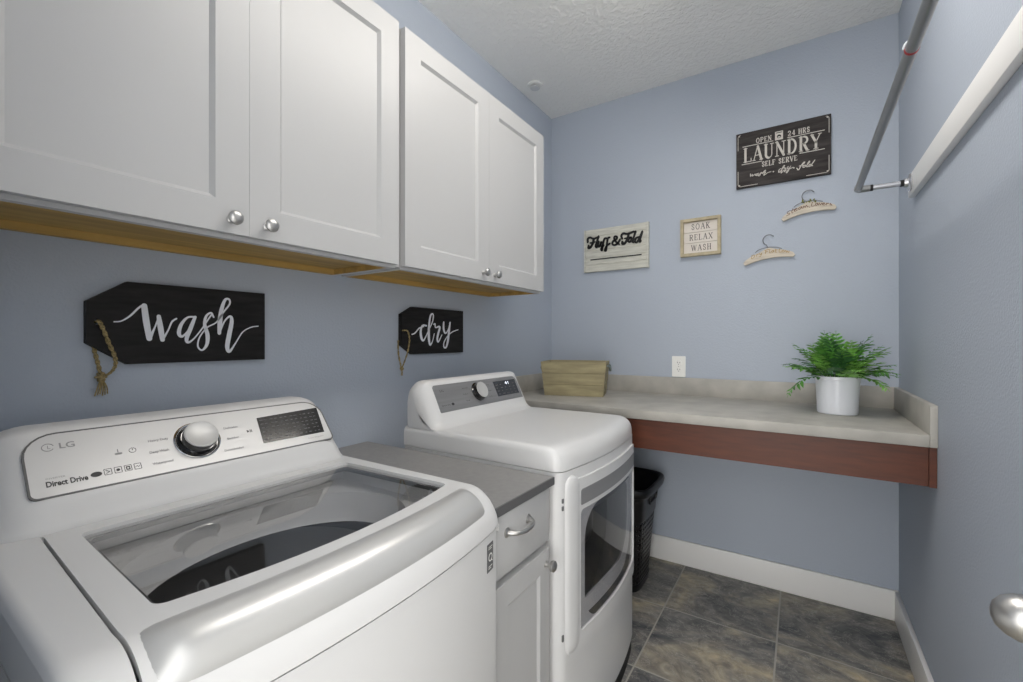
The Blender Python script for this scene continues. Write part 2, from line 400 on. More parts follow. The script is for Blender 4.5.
M['blackmetal'] = mat('black_cut_lettering', (14, 14, 14), rough=.45)
M['paleframe'] = mat('pale_oak_frame', (178, 166, 138), rough=.65, noise=(14, .10, (2, 2, 2)))
M['whitepanel'] = mat('white_sign_panel', (215, 208, 200), rough=.65)
M['ink'] = mat('grey_ink', (74, 68, 66), rough=.6)
M['hangwood'] = mat('whitewashed_hanger_wood', (200, 190, 174), rough=.7, noise=(14, .07, (1, 6, 6)))
M['hangedge'] = mat('hanger_brown_ink', (112, 76, 58), rough=.7)
M['hangtan'] = mat('hanger_tan_ink', (170, 142, 92), rough=.7)
M['wire'] = mat('grey_wire', (128, 130, 134), rough=.4, metal=.7)
M['sprig'] = mat('moss_sprig', (118, 122, 62), rough=.8)
M['boxwood'] = mat('weathered_box_wood', (156, 146, 114), rough=.7, noise=(4, .13, (1.5, 3, 9)))
M['zinc'] = mat('zinc_handle', (120, 132, 130), rough=.45, metal=.8)
M['pot'] = mat('white_glazed_pot', (222, 225, 232), rough=.3, coat=.2)
M['soil'] = mat('dark_soil', (40, 38, 44), rough=.95)
M['leafa'] = mat('fern_green', (74, 128, 50), rough=.5, noise=(25, .3, (1, 1, 1)))
M['leafb'] = mat('fern_light_green', (116, 168, 76), rough=.5, noise=(25, .25, (1, 1, 1)))
M['leafc'] = mat('fern_deep_green', (52, 98, 50), rough=.5, noise=(25, .25, (1, 1, 1)))
M['hamper'] = mat('black_basket_plastic', (15, 15, 18), rough=.35)
M['rod'] = mat('galvanised_rod', (146, 147, 147), rough=.35, metal=.7)
M['chromerod'] = mat('bright_rod_arm', (205, 206, 210), rough=.25, metal=.7)
M['red'] = mat('red_band', (170, 40, 42), rough=.5)
M['clear'] = mat('clear_plastic', (215, 220, 226), rough=.15)
M['lamp'] = emis('lamp_diffuser', (255, 250, 243), 11.0)
M['lampbase'] = mat('lamp_base_white', (230, 230, 228), rough=.4)
M['digits'] = emis('lit_digits', (235, 242, 255), 1.6)

# ------------------------------------------------------------------ room shell
XL, XR, YB, ZC = -1.392, .372, 2.625, 2.74
YF = .03
struct('floor', bx(XL - .1, XR + .1, -3.2, YB + .1, -.08, 0), M['tile'], 'grey slate look floor tiles with pale grout lines', 'floor')
struct('ceiling', bx(XL - .1, XR + .1, YF - .12, YB + .1, ZC, ZC + .1), M['ceiling'], 'pale grey ceiling with knockdown texture', 'ceiling')
struct('wall_left', bx(XL - .1, XL, YF - .12, YB + .1, 0, ZC), M['wall'], 'blue grey wall behind the washer and dryer', 'wall')
struct('wall_back', bx(XL, XR, YB, YB + .1, 0, ZC), M['wall'], 'blue grey end wall above and below the folding counter', 'wall')
struct('wall_right', bx(XR, XR + .1, YF - .12, YB + .1, 0, ZC), M['wall'], 'blue grey wall carrying the hanging rod', 'wall')
b = bx(XL, -.42, YF - .12, YF, 0, ZC); box(b, -.42, XR, YF - .12, YF, 2.06, ZC); box(b, .335, XR, YF - .12, YF, 0, 2.06)
struct('wall_front', b, M['wall'], 'blue grey entry wall with the doorway opening', 'wall')
def baseb(x0, x1, y0, y1, nx, ny):
    b = bx(x0, x1, y0, y1, 0, .135, bevel=.004); return b
struct('baseboard_back', baseb(XL, XR, YB - .017, YB, 0, -1), M['trim'], 'white baseboard along the end wall under the counter', 'baseboard', 35)
struct('baseboard_right', baseb(XR - .017, XR, .9, YB - .017, -1, 0), M['trim'], 'white baseboard along the right wall', 'baseboard', 35)
struct('baseboard_left', baseb(XL, XL + .017, YF, YB - .017, 1, 0), M['trim'], 'white baseboard behind the appliances', 'baseboard', 35)
# open door folded back along the right wall
d = bx(.292, .327, .05, .862, .012, 2.03, bevel=.003)
for (v0, v1) in ((.25, .95), (1.1, 1.88)):
    for (u0, u1) in ((.15, .41), (.5, .76)):
        box(d, .287, .293, u0, u1, v0, v1, bevel=.0025)
dr = struct('door_1', d, M['door'], 'white panelled door standing open along the right wall', 'door', 35)
kn = lathe([(.0, .0), (.033, .0), (.034, .004), (.03, .008), (.014, .012), (.012, .022), (.014, .028), (.021, .034), (.0265, .044), (.0285, .056), (.027, .068), (.022, .079), (.0145, .0865), (.006, .09), (0, .0905)], frame_mx((.2915, .80, .921), (-1, 0, 0)), 40)
k = obj('door_knob', kn, M['nickel'], dr); k['label'] = 'satin nickel egg shaped knob'

# ------------------------------------------------------------------ wall cabinets
def pull_knob(p, name, parent, s=1.0):
    pr = [(0, 0), (.009, 0), (.009, .002), (.006, .004), (.0055, .012), (.008, .015), (.0135, .018), (.0155, .022), (.015, .027), (.011, .0305), (.005, .032), (0, .0322)]
    return obj(name, lathe([(r * s, h * s) for r, h in pr], frame_mx(p, (1, 0, 0)), 24), M['nickel'], parent)

def shaker(x, y0, y1, z0, z1, th, rail, stile, rec, parent, m, name='door'):
    """door slab with one recessed panel, face at x, back at x-th"""
    f = lambda u, v, t: (t, u, v)
    b = plate([(y0, z0), (y1, z0), (y1, z1), (y0, z1)], [[(y0 + stile, z0 + rail), (y0 + stile, z1 - rail), (y1 - stile, z1 - rail), (y1 - stile, z0 + rail)]], f, x - th, x)
    box(b, x - th, x - rec, y0 + stile - .004, y1 - stile + .004, z0 + rail - .004, z1 - rail + .004)
    # small sloped moulding round the panel
    e = .009
    for (a0, a1, c0, c1) in ((y0 + stile, y1 - stile, z0 + rail, z1 - rail),):
        t = bmesh.new()
        o_ = [t.verts.new((x - .0005, q, w)) for q, w in ((a0, c0), (a1, c0), (a1, c1), (a0, c1))]
        i_ = [t.verts.new((x - rec, q, w)) for q, w in ((a0 + e, c0 + e), (a1 - e, c0 + e), (a1 - e, c1 - e), (a0 + e, c1 - e))]
        for i in range(4): t.faces.new((o_[i], o_[(i + 1) % 4], i_[(i + 1) % 4], i_[i]))
        merge(b, t)
    return obj(name, b, m, parent, 20)

def wall_cabinet(y0, y1, label):
    r = thing('wall_cabinet', label, 'cabinet', (XL, (y0 + y1) / 2, 1.494), 'white wall cabinets above the appliances')
    zb, zt, xf, xd = 1.494, 2.275, -1.088, -1.066
    w = .016
    b = bx(XL + .001, xf, y0, y0 + w, zb, zt); box(b, XL + .001, xf, y1 - w, y1, zb, zt)
    box(b, XL + .001, xf, y0 + w, y1 - w, zt - w, zt)
    box(b, xf - .019, xf, y0 + w, y1 - w, zb, zb + .03); box(b, xf - .019, xf, y0 + w, y1 - w, zt - .05, zt - w)
    obj('carcass', b, M['cab'], r, 0)
    u = bx(XL + .001, xf - .019, y0 + w, y1 - w, zb + .018, zb + .03)
    o = obj('underside_panel', u, M['raw'], r, 0); o['label'] = 'bare plywood underside'
    n = bx(XL + .001, XL + .02, y0 + w, y1 - w, zb, zb + .018)
    o = obj('hanging_rail', n, M['raw'], r, 0); o['label'] = 'bare wood strip along the wall'
    n = bx(xf - .024, xf - .0195, y0 + w, y1 - w, zb, zb + .018); box(n, XL + .02, xf - .025, y0 + w + .0005, y0 + w + .004, zb, zb + .018); box(n, XL + .02, xf - .025, y1 - w - .004, y1 - w - .0005, zb, zb + .018)
    o = obj('side_lining', n, M['raw'], r, 0); o['label'] = 'bare wood inner edge'
    ym = (y0 + y1) / 2
    for (a, c, ky) in ((y0 + .002, ym - .0003, ym - .04), (ym + .0003, y1 - .002, ym + .04)):
        dd = shaker(xd, a, c, zb + .009, zt - .001, .0205, .071, .071, .009, r, M['cab'])
        pull_knob((xd, ky, zb + .04), 'knob', dd)
    return r
wall_cabinet(.07, .984, 'white shaker wall cabinet above the washer, with two doors and exposed plywood underside')
wc = wall_cabinet(1.006, 1.929, 'white shaker wall cabinet above the dryer, its end near the corner')
f = bx(XL + .001, -1.09, .985, 1.005, 1.5, 2.275)
obj('filler_strip', f, M['cab'], wc, 0)

# ------------------------------------------------------------------ appliances: shared shapes
def sstep(a, c, x):
    t = max(0, min(1, (x - a) / (c - a))); return t * t * (3 - 2 * t)

class Skin:
    """top-and-front surface of an appliance: s runs from the back of the top over the rounded front edge"""
    def __init__(s, y0, y1, xb, xr, zt, a, b, bow, w0, w1, side=0.0, drop=0.0):
        s.y0, s.y1, s.xb, s.xr, s.zt, s.a, s.b, s.bow, s.w0, s.w1, s.side, s.drop = y0, y1, xb, xr, zt, a, b, bow, w0, w1, side, drop
        s.p = 2.0; s.yc = (y0 + y1) / 2; s.hw = (y1 - y0) / 2; s.sf = xr - xb; s.se = s.sf + .13
    def base(s, y, q):
        if q <= s.sf: x, z = s.xb + q, s.zt
        else:
            th = min(1.0, (q - s.sf) / .13) * PI / 2
            x, z = s.xr + s.a * math.sin(th) ** (2 / s.p), s.zt - s.b * (1 - max(0, math.cos(th)) ** (2 / s.p))
        x += s.bow * (1 - ((y - s.yc) / s.hw) ** 2) * sstep(s.w0, s.w1, x)
        if s.side:
            e = min(y - s.y0, s.y1 - y)
            if e < s.side: z -= s.drop * (1 - math.sqrt(max(0, 1 - ((s.side - max(e, 0)) / s.side) ** 2)))
        return Vector((x, y, z))
    def __call__(s, y, q, t):
        p = s.base(y, q); h = .002
        n = (s.base(y, q + h) - s.base(y, q - h)).cross(s.base(min(s.y1, y + h), q) - s.base(max(s.y0, y - h), q))
        if n.length < 1e-12: n = Vector((0, 0, 1))
        n.normalize()
        if n.z < -.01 or (abs(n.z) <= .01 and n.x < 0): n = -n
        return p + n * t
    def front(s, y): return s.xr + s.a + s.bow * (1 - ((y - s.yc) / s.hw) ** 2)

def lin_n(a, c, n): return [a + (c - a) * i / n for i in range(1, n)]

def grid(rows, closed_u=False):
    b = bmesh.new(); V = [[b.verts.new(p) for p in r] for r in rows]
    for i in range(len(V) - 1):
        n = len(V[i])
        for j in range(n if closed_u else n - 1):
            k = (j + 1) % n
            try: b.faces.new((V[i][j], V[i][k], V[i + 1][k], V[i + 1][j]))
            except ValueError: pass
    return b

def console(y0, y1, prof, R, xt):
    """loft of an xz profile with rounded ends; xt = x of the top of the sloped face"""
    n = 9; ys = []
    for i in range(n + 1): ys.append((y0 + R * (1 - math.cos(PI / 2 * i / n)), math.sin(PI / 2 * i / n)))
    ys += [(y0 + R + (y1 - y0 - 2 * R) * i / 8, 1.0) for i in range(1, 8)]
    for i in range(n, -1, -1): ys.append((y1 - R * (1 - math.cos(PI / 2 * i / n)), math.sin(PI / 2 * i / n)))
    rows = []; zb = prof[0][1]; xb = prof[0][0]
    for y, k in ys:
        row = []; f = R * (1 - k)
        for (x, z) in prof:
            fr = min(1, (x - xb) / (xt - xb)); h = z - zb
            row.append((x - f * (.85 * fr - .2), y, zb + h - f * min(1, h / .08)))
        rows.append(row)
    b = grid(rows); vs = list(b.verts); m = len(prof)
    for ring in (vs[:m], vs[-m:]):
        c = b.verts.new(sum((v.co for v in ring), Vector()) / m)
        for i in range(m): b.faces.new((c, ring[i], ring[(i + 1) % m]))
    return b

def body_outline(sk, xback, inset=0.0, r=.02, n=24):
    pts = [(xback + inset, sk.y1 - inset), (xback + inset, sk.y0 + inset)]
    ys = [sk.y0 + inset + (sk.y1 - sk.y0 - 2 * inset) * i / n for i in range(n + 1)]
    pr = []
    for y in ys:
        e = min(y - sk.y0 - inset, sk.y1 - inset - y); dx = 0
        if e < r: dx = r - math.sqrt(max(0, r * r - (r - e) ** 2))
        pr.append((sk.front(y) - inset - dx, y))
    # finer corners
    fine = []
    for s_, y_e in ((1, sk.y0 + inset), (-1, sk.y1 - inset)):
        for i in range(7):
            a = PI / 2 * i / 6; e = r * (1 - math.cos(a)); y = y_e + s_ * e
            fine.append((sk.front(y) - inset - (r - r * math.sin(a)), y))
    mid = [p for p in pr if sk.y0 + inset + r < p[1] < sk.y1 - inset - r]
    allp = sorted(fine + mid, key=lambda p: p[1])
    return pts + allp

XYZ = lambda u, v, t: (u, v, t)

# ------------------------------------------------------------------ WASHER
SK = Skin(.120, .830, -1.094, -.655, .926, .080, .082, .036, -.95, -.66, side=.016, drop=.016)
W = thing('washing_machine', 'white top load washing machine with glass lid at the near end of the row', 'washing machine', (-.95, .491, 0))
XBK = -1.322
out = body_outline(SK, XBK); inn = body_outline(SK, XBK, .02)
wb = plate(out, [inn], XYZ, .03, .84)
plate(inn, [], XYZ, .03, .05, bm=wb)
obj('body', wb, M['enamel'], W, 35)
for fx in (-1.26, -.66):
    for fy in (.18, .77): obj('foot', lathe([(0, 0), (.024, 0), (.024, .012), (.012, .014), (.012, .031), (0, .031)], Matrix.Translation((fx, fy, 0)), 16), M['rubber'], W)
# seam band between body and top
sm = plate(body_outline(SK, XBK, .004), [body_outline(SK, XBK, .016)], XYZ, .839, .8465)
obj('seam', sm, M['gap'], W, 0)
# top frame: side rails and rear strip, skinned over the front edge and dropped to the seam
CUS = lin_n(0, SK.se, 1)
cvs = [SK.sf - .22, SK.sf - .15, SK.sf - .08, SK.sf - .03] + [SK.sf + .13 * i / 10 for i in range(0, 10)]
def skirt(b, sk, zlo):
    """walls from the free edge of a skinned frame straight down to the seam"""
    return b
tf = bmesh.new()
ylo, yhi = .176, .808
def taper(y, q): return .503 + (y - .503) * (.945 + .055 * max(0, min(1, q / .42)))
e = SK.side
def edge_pts(y): return [(taper(y, 0), -.24), (taper(y, 0), 0), (taper(y, .21), .21), (y, .42), (y, SK.se)]
rail = lambda a, c: plate(([(a, -.24)] + edge_pts(c) + [(a, SK.se)]) if a == SK.y0 else ([(c, SK.se), (c, -.24)] + edge_pts(a)), [], SK, -.012, 0, cu=[SK.y0 + e * k / 6 for k in range(1, 7) if a < SK.y0 + e * k / 6 < c] + [SK.y1 - e * k / 6 for k in range(1, 7) if a < SK.y1 - e * k / 6 < c], cv=cvs, bm=tf)
rail(SK.y0, ylo); rail(yhi, SK.y1)
plate([(taper(ylo, 0), -.24), (taper(yhi, 0), -.24), (taper(yhi, 0), .004), (taper(ylo, 0), .004)], [], SK, -.012, 0, bm=tf)
# side walls of the top frame
for yy in (SK.y0, SK.y1):
    q = bmesh.new(); tp = [SK.base(yy, s_) for s_ in [-.24, 0] + cvs + [SK.se]]
    up = [q.verts.new(p) for p in tp]; lo = [q.verts.new((p.x, p.y, .8445)) for p in tp]
    for i in range(len(tp) - 1):
        try: q.faces.new((up[i], up[i + 1], lo[i + 1], lo[i]))
        except ValueError: pass
    merge(tf, q)
box(tf, XBK, XBK + .01, SK.y0, SK.y1, .8445, .905)
obj('top_frame', tf, M['enamel'], W, 40)
# tub well floor under the lid groove
# lid
gl = rrect(.221, .785, .047, .395, .014, 5)
def gbow(p): return (taper(p[0], p[1]), p[1] + (.012 * (1 - ((p[0] - .500) / .28) ** 2) if p[1] > .3 else 0))
gl_in = [gbow(p) for p in gl]
# denser front edge for the bow
def dense(poly, n=10):
    o_ = []
    for i, p in enumerate(poly):
        q = poly[(i + 1) % len(poly)]; o_.append(p)
        if math.hypot(q[0] - p[0], q[1] - p[1]) > .2:
            for k in range(1, n): o_.append((p[0] + (q[0] - p[0]) * k / n, p[1] + (q[1] - p[1]) * k / n))
    return o_
gl_in = [gbow(p) for p in dense(gl)]
lid_out = [(taper(p[0], p[1]), p[1]) for p in dense(rrect(ylo + .004, yhi - .0012, .009, SK.se, (.004, .004, .01, .01), 4), 8)]
lb = plate(lid_out, [gl_in], SK, -.014, .0025, cu=lin_n(ylo, yhi, 16), cv=cvs)
lid = obj('lid', lb, M['enamel'], W, 40)
# recess step that carries the glass
st = plate([(p[0] + (p[0] - .500) * .03, p[1] + (.006 if p[1] > .2 else -.006)) for p in gl_in], [[(.500 + (p[0] - .500) * .965, .22 + (p[1] - .22) * .95) for p in gl_in]], SK, -.018, -.0095, cu=lin_n(ylo, yhi, 8), cv=[.2, .3, .36])
o = obj('glass_seal', st, M['badge'], lid, 40)
g = plate([(.500 + (p[0] - .500) * .998, .22 + (p[1] - .22) * .997) for p in gl_in], [], lambda u, v, t: SK(u, v, 0) + Vector((0, 0, t)), -.009, -.004)
o = obj('lid_glass', g, M['lidglass'], lid, 30); o['label'] = 'tinted clear glass window'
# silver handle bar rolled over the front edge
rows = []; n = 26; m_ = 14
for i in range(n + 1):
    fy = i / n; y = .184 + (.787 - .184) * fy
    end = min(1, min(fy, 1 - fy) / .07); endk = math.sqrt(max(0, 1 - (1 - end) ** 2))
    row = []
    for j in range(m_ + 1):
        fv = j / m_; s_ = SK.sf + .0 + .090 * fv
        t = -.003 + (.0035 + .012 * (math.sin(PI * min(1, fv * 1.04)) ** .6 if fv < .96 else 0)) * endk + .002 * (1 if 0 < fv < 1 else 0)
        row.append(SK(y, s_, t))
    rows.append(row)
hb = grid(rows)
obj('lid_handle', hb, M['silver'], lid, 50)['label'] = 'silver front grip bar'
# console
WPROF = [(XBK, .926), (XBK, 1.06), (XBK + .006, 1.077), (XBK + .02, 1.09), (XBK + .04, 1.0955), (-1.25, 1.0965), (-1.228, 1.0945), (-1.218, 1.0915), (-1.2105, 1.087), (-1.165, 1.033), (-1.121, .981), (-1.114, .97), (-1.107, .952), (-1.10, .936), (-1.094, .9275), (-1.094, .926)]
obj('console', console(SK.y0 + .004, SK.y1 - .004, WPROF, .085, -1.21), M['enamel'], W, 50)
WN = (.764, 0, .645)
def WP(y, t, n): return (-1.1215 - .645 * (.0015 + t * .955) + n * .764, y * .9875, .9816 + .764 * (.0015 + t * .955) + n * .645)
obj('panel_outline', plate(rrect(.189, .797, -.002, .139, (.012, .012, .05, .05)), [rrect(.1922, .7938, .0012, .1358, (.01, .01, .047, .047))], WP, -.004, .0016), M['outline'], W)
cp = obj('control_panel', plate(rrect(.1922, .7938, .0012, .1358, (.01, .01, .047, .047)), [], WP, -.004, .0014), M['wpanel'], W); cp['label'] = 'silver control panel'
SCR = [(.603, .025), (.771, .026), (.787, .112), (.612, .104)]
SCR = [(.604, .026), (.776, .026), (.786, .112), (.611, .105)]
obj('display', plate(SCR, [], WP, .0005, .0022), M['screen'], cp)['label'] = 'black display'
t = bmesh.new()
for r_ in range(6):
    for c_ in range(6):
        u = .612 + c_ * .0275 + r_ * .0006; v = .034 + r_ * .0122
        for k_ in range(2):
            w = random.uniform(.005, .009)
            plate([(u + k_ * .0115, v), (u + k_ * .0115 + w, v), (u + k_ * .0115 + w, v + .0022), (u + k_ * .0115, v + .0022)], [], WP, .0022, .0026, bm=t)
obj('display_marks', t, M['printwhite'], cp, 0)
# dial
DC = WP(.466, .068, 0); DN = WN
obj('dial_ring', lathe([(.040, .0), (.0465, .0), (.0465, .0032), (.0445, .004), (.0425, .0032), (.0415, .001)], frame_mx(DC, DN), 48), M['chrome'], cp)
dk = obj('dial', lathe([(0, .001), (.0415, .001), (.0405, .004), (.036, .008), (.0345, .026), (.0335, .029), (0, .029)], frame_mx(DC, DN), 48), M['black'], cp)
obj('dial_cap', lathe([(.0338, .022), (.0342, .0285), (.0332, .0300), (.0318, .0304), (.031, .0299), (0, .0299)], frame_mx(DC, DN), 48), M['knobcap'], dk)
# printed marks
t = bmesh.new(); NP = .0019
text('Direct Drive', WP, .2125, .0205, .0112, NP, t, width=.057, bold=.03)
lg = ribbon([[(p[0], p[1], .0007) for p in circ(.346, .070, .0058, 20)[6:] + circ(.346, .070, .0058, 20)[:5]], [(.346, .0765, .0008), (.346, .070, .0008)]], WP, .0014, NP, 1, t)
plate(circ(.2825, .0285, .0085, 24, .0055), [], WP, .0014, NP, bm=t)
obj('printed_lettering', t, M['print'], cp, 0)
t = bmesh.new()
text('LG', WP, .239, .1005, .0125, NP, t, width=.022, bold=.02)
ribbon([[(p[0], p[1], .0012) for p in circ(.2245, .1065, .0082, 20)[1:19]], [(.2245, .110, .001), (.2245, .1035, .001), (.2275, .1035, .001)]], WP, .0014, NP, 1, t)
text('INVERTER', WP, .2135, .0362, .0034, NP, t, width=.026)
for s_, u, v, w in (('Heavy Duty', .375, .083, .037), ('Deep Wash', .372, .0535, .035), ('Waterproof', .372, .0245, .038), ('Delicates', .5265, .086, .032), ('Bedding', .5265, .055, .026), ('Downloaded', .5115, .0235, .043)):
    text(s_, WP, u, v, .0056, NP, t, width=w, bold=.02)
text('Smart Diagnosis', WP, .722, .0125, .0036, NP, t, width=.046)
ribbon([[(.3225, .0705, .0016), (.3225, .0775, .0016)], [(.3185, .067, .0045), (.3265, .067, .0045)]], WP, .0014, NP, 1, t)
obj('pale_lettering', t, M['printlight'], cp, 0)
t = bmesh.new()
for i in range(4):
    u = .3 + i * .0158
    plate(rrect(u - .006, u + .006, .0225, .0365, .001, 2), [rrect(u - .0052, u + .0052, .0233, .0357, .001, 2)], WP, .0014, NP, bm=t)
    if i == 0: ribbon([[(u - .003, .026, .001), (u + .003, .0295, .001)], [(u - .003, .033, .001), (u + .003, .0295, .001)]], WP, .0014, NP, 1, t)
    if i == 1: plate(circ(u, .0295, .003, 10), [], WP, .0014, NP, bm=t)
    if i == 2: plate(rrect(u - .0032, u + .0032, .0255, .0335, .0004, 2), [circ(u, .0295, .002, 10)], WP, .0014, NP, bm=t)
    if i == 3: ribbon([[(u - .004, .028, .0009), (u - .001, .031, .0009), (u + .001, .028, .0009), (u + .004, .031, .0009)]], WP, .0014, NP, 2, t)
plate([(.5765, .0655), (.5765, .0735), (.5825, .0695)], [], WP, .0014, NP, bm=t)
for q in (.5838, .5868): plate([(q, .0655), (q + .0016, .0655), (q + .0016, .0735), (q, .0735)], [], WP, .0014, NP, bm=t)
obj('icon_row', t, M['print'], cp, 0)
# badge on the front
def WF(y, z, t): return (SK.front(y) + t, y, z)
bg = obj('badge', plate([(.768, .762), (.796, .762), (.796, .822), (.768, .822)], [], WF, -.0005, .0012, cu=[.775, .782, .789]), M['badge'], W, 0)
bg['label'] = 'small grey front sticker'
t = bmesh.new()
ribbon([[(p[0], p[1], .0024) for p in circ(.7825, .792, .0078, 22)] + [(.7903, .792, .0024)], [(.786, .787, .0022), (.791, .782, .0022)]], WF, .001, .0016, 1, t)
ribbon([[(.773, .815, .0012), (.791, .815, .0012)], [(.773, .811, .0012), (.787, .811, .0012)], [(.773, .773, .0012), (.791, .773, .0012)], [(.773, .769, .0012), (.785, .769, .0012)]], WF, .001, .0016, 1, t)
obj('badge_print', t, M['outlet'], bg, 0)
# tub seen through the lid
tc_ = (-.87, .500)
tub = bmesh.new()
plate([(-1.085, .20), (-.65, .20), (-.65, .79), (-1.085, .79)], [circ(tc_[0], tc_[1], .2, 48, .265)], XYZ, .868, .873, bm=tub)
rows = []
for h, k_ in ((.873, 1.0), (.862, .985), (.84, .95), (.815, .925), (.808, .90)):
    rows.append([(p[0], p[1], h) for p in circ(tc_[0], tc_[1], .2 * k_, 48, .265 * k_)])
merge(tub, grid(rows, True))
# sloped wall from lid opening to the cover
box(tub, -1.09, -1.085, .195, .795, .868, .908); box(tub, -1.085, -.65, .195, .2, .868, .908); box(tub, -1.085, -.65, .79, .795, .868, .908)
box(tub, -.65, -.645, .195, .795, .868, .902)
obj('tub_cover', tub, M['tubgrey'], W, 40)
rg = lathe([(.235, .80), (.262, .80), (.266, .79), (.262, .775), (.236, .775), (.232, .79), (.235, .80)], Matrix.Translation((-.93, tc_[1], 0)), 48)
obj('balance_ring', rg, M['dark'], W)
rows = [(.255, .78), (.255, .42), (.24, .40), (.10, .40), (.085, .43), (.05, .46), (0, .47)]
obj('drum', lathe(rows, Matrix.Translation((-.93, tc_[1], 0)), 48), M['steel'], W)

# ------------------------------------------------------------------ DRYER
DK = Skin(1.143, 1.812, -1.055, -.660, .950, .080, .070, .034, -.93, -.64, side=.016, drop=.022)
DK.p = 2.9
D = thing('clothes_dryer', 'white front load clothes dryer with glass door in the far corner', 'dryer', (-.88, 1.475, 0))
DXB = -1.211
dout = body_outline(DK, DXB, 0, .03); dinn = body_outline(DK, DXB, .018, .02)
f3 = lambda u, v, t: (u, v, t)
# body: back, sides and bottom as shell, front is a separate bowed sheet with the door opening
b = plate(dout, [dinn], XYZ, .05, .878); 
# open the front: a front sheet with the port hole replaces the shell there
bb = bmesh.new()
for v in []: pass
def DF(y, z, t):
    e = min(y - DK.y0, DK.y1 - y); r = .03; dx = 0
    if e < r: dx = r - math.sqrt(max(0, r * r - (r - max(e, 0)) ** 2))
    return (DK.front(y) - dx + t, y, z)
edge_cu = [DK.y0 + .03 * (1 - math.cos(PI / 2 * k / 6)) for k in range(1, 7)] + [DK.y1 - .03 * (1 - math.cos(PI / 2 * k / 6)) for k in range(1, 7)]
CU = edge_cu + lin_n(DK.y0 + .03, DK.y1 - .03, 18)
bm_ = bx(DXB, -.6092, DK.y0 - .0006, DK.y0 + .015, .062, .878); box(bm_, DXB, -.6092, DK.y1 - .015, DK.y1 + .0006, .062, .878); box(bm_, DXB, DXB + .015, DK.y0, DK.y1, .062, .878)
box(bm_, DXB, -.614, DK.y0 + .001, DK.y1 - .001, .062, .08)
plate([(DK.y0, .062), (DK.y1, .062), (DK.y1, .878), (DK.y0, .878)], [rrect(1.272, 1.755, .379, .743, .1, 8)], DF, -.02, 0, cu=CU, bm=bm_)
b.free()
obj('body', bm_, M['enamel'], D, 35)
kk = plate(body_outline(DK, DXB, .005, .028), [], XYZ, .0, .0615)
obj('plinth', kk, M['rubber'], D, 35)
# top
rows = []
ss = [-.16, 0, .15, .24, .3, .35] + [DK.sf + .13 * i / 12 for i in range(0, 13)]
ysd = [DK.y0 + DK.side * (1 - math.cos(PI / 2 * k / 8)) for k in range(0, 9)] + lin_n(DK.y0 + DK.side, DK.y1 - DK.side, 18) + [DK.y1 - DK.side * (1 - math.cos(PI / 2 * k / 8)) for k in range(8, -1, -1)]
def dtop(y, s_):
    p = DK.base(y, s_)
    e = min(y - DK.y0, DK.y1 - y); r = .03
    if e < r and s_ > DK.sf: 
        p.x -= (r - math.sqrt(max(0, r * r - (r - max(e, 0)) ** 2))) * min(1, (s_ - DK.sf) / .06)
    p.z = max(p.z, .8815); return p
for y in ysd: rows.append([dtop(y, s_) for s_ in ss])
b = grid(rows)
for r_ in (rows[0], rows[-1]):
    q = bmesh.new(); up = [q.verts.new(p) for p in r_]; lo = [q.verts.new((p[0], p[1], .8814)) for p in r_]
    for i in range(len(r_) - 1): q.faces.new((up[i], up[i + 1], lo[i + 1], lo[i]))
    merge(b, q)
q = plate(body_outline(DK, DXB, .001, .03), [], XYZ, .880, .8822); merge(b, q)
bmesh.ops.remove_doubles(b, verts=list(b.verts), dist=.0004)
obj('top_panel', b, M['enamel'], D, 50)
DPROF = [(DXB, .947), (DXB, 1.078), (DXB + .008, 1.101), (DXB + .024, 1.113), (DXB + .043, 1.1155), (-1.15, 1.1145), (-1.139, 1.109), (-1.134, 1.099), (-1.109, 1.048), (-1.084, .997), (-1.079, .985), (-1.072, .97), (-1.06, .957), (-1.045, .9505), (-1.045, .947)]
obj('console', console(DK.y0 + .004, DK.y1 - .004, DPROF, .055, -1.135), M['enamel'], D, 50)
dxu, dzu = -.440, .898
def DP(y, t, n): return (-1.0843 + t * .958 * dxu + n * dzu, y * .958, .998 + t * .958 * dzu - n * dxu)
dcp = obj('control_panel', plate(rrect(1.252, 1.838, .002, .113, (.004, .004, .034, .012)), [], DP, -.004, .0014), M['dpanel'], D); dcp['label'] = 'grey metallic control panel'
obj('display', plate([(1.643, .025), (1.819, .025), (1.822, .096), (1.642, .096)], [], DP, 0, .0022), M['screen'], dcp)['label'] = 'black display with lit digits'
t = bmesh.new()
for r_ in range(4):
    for c_ in range(5):
        if r_ == 3 and c_ in (2, 3): continue
        u = 1.652 + c_ * .034; v = .033 + r_ * .0145; w = random.uniform(.008, .02)
        plate([(u, v), (u + w, v), (u + w, v + .0032), (u, v + .0032)], [], DP, .0022, .0026, bm=t)
obj('display_marks', t, M['printwhite'], dcp, 0)
o = obj('display_digits', text('41', DP, 1.728, .076, .014, .0028, width=.03), M['digits'], dcp, 0); o['label'] = 'lit white digits'
DC = DP(1.515, .062, 0); DN = (dzu, 0, -dxu)
dk = obj('dial', lathe([(0, .0), (.0395, .0), (.0395, .003), (.035, .007), (.033, .024), (0, .025)], frame_mx(DC, DN), 40), M['black'], dcp)
obj('dial_cap', lathe([(.0325, .02), (.033, .0262), (.0322, .0275), (.031, .0278), (.030, .0274), (0, .0274)], frame_mx(DC, DN), 40), M['knobcap'], dk)
t = bmesh.new()
for s_, u, v, w in (('Heavy Duty', 1.418, .084, .036), ('Bedding', 1.414, .058, .028), ('Towels', 1.416, .03, .026), ('Normal', 1.577, .084, .027), ('Delicates', 1.575, .056, .032), ('Air Dry', 1.577, .03, .026)): text(s_, DP, u, v, .0045, NP, t, width=w)
text('Sensor Dry', DP, 1.268, .0255, .0062, NP, t, width=.05)
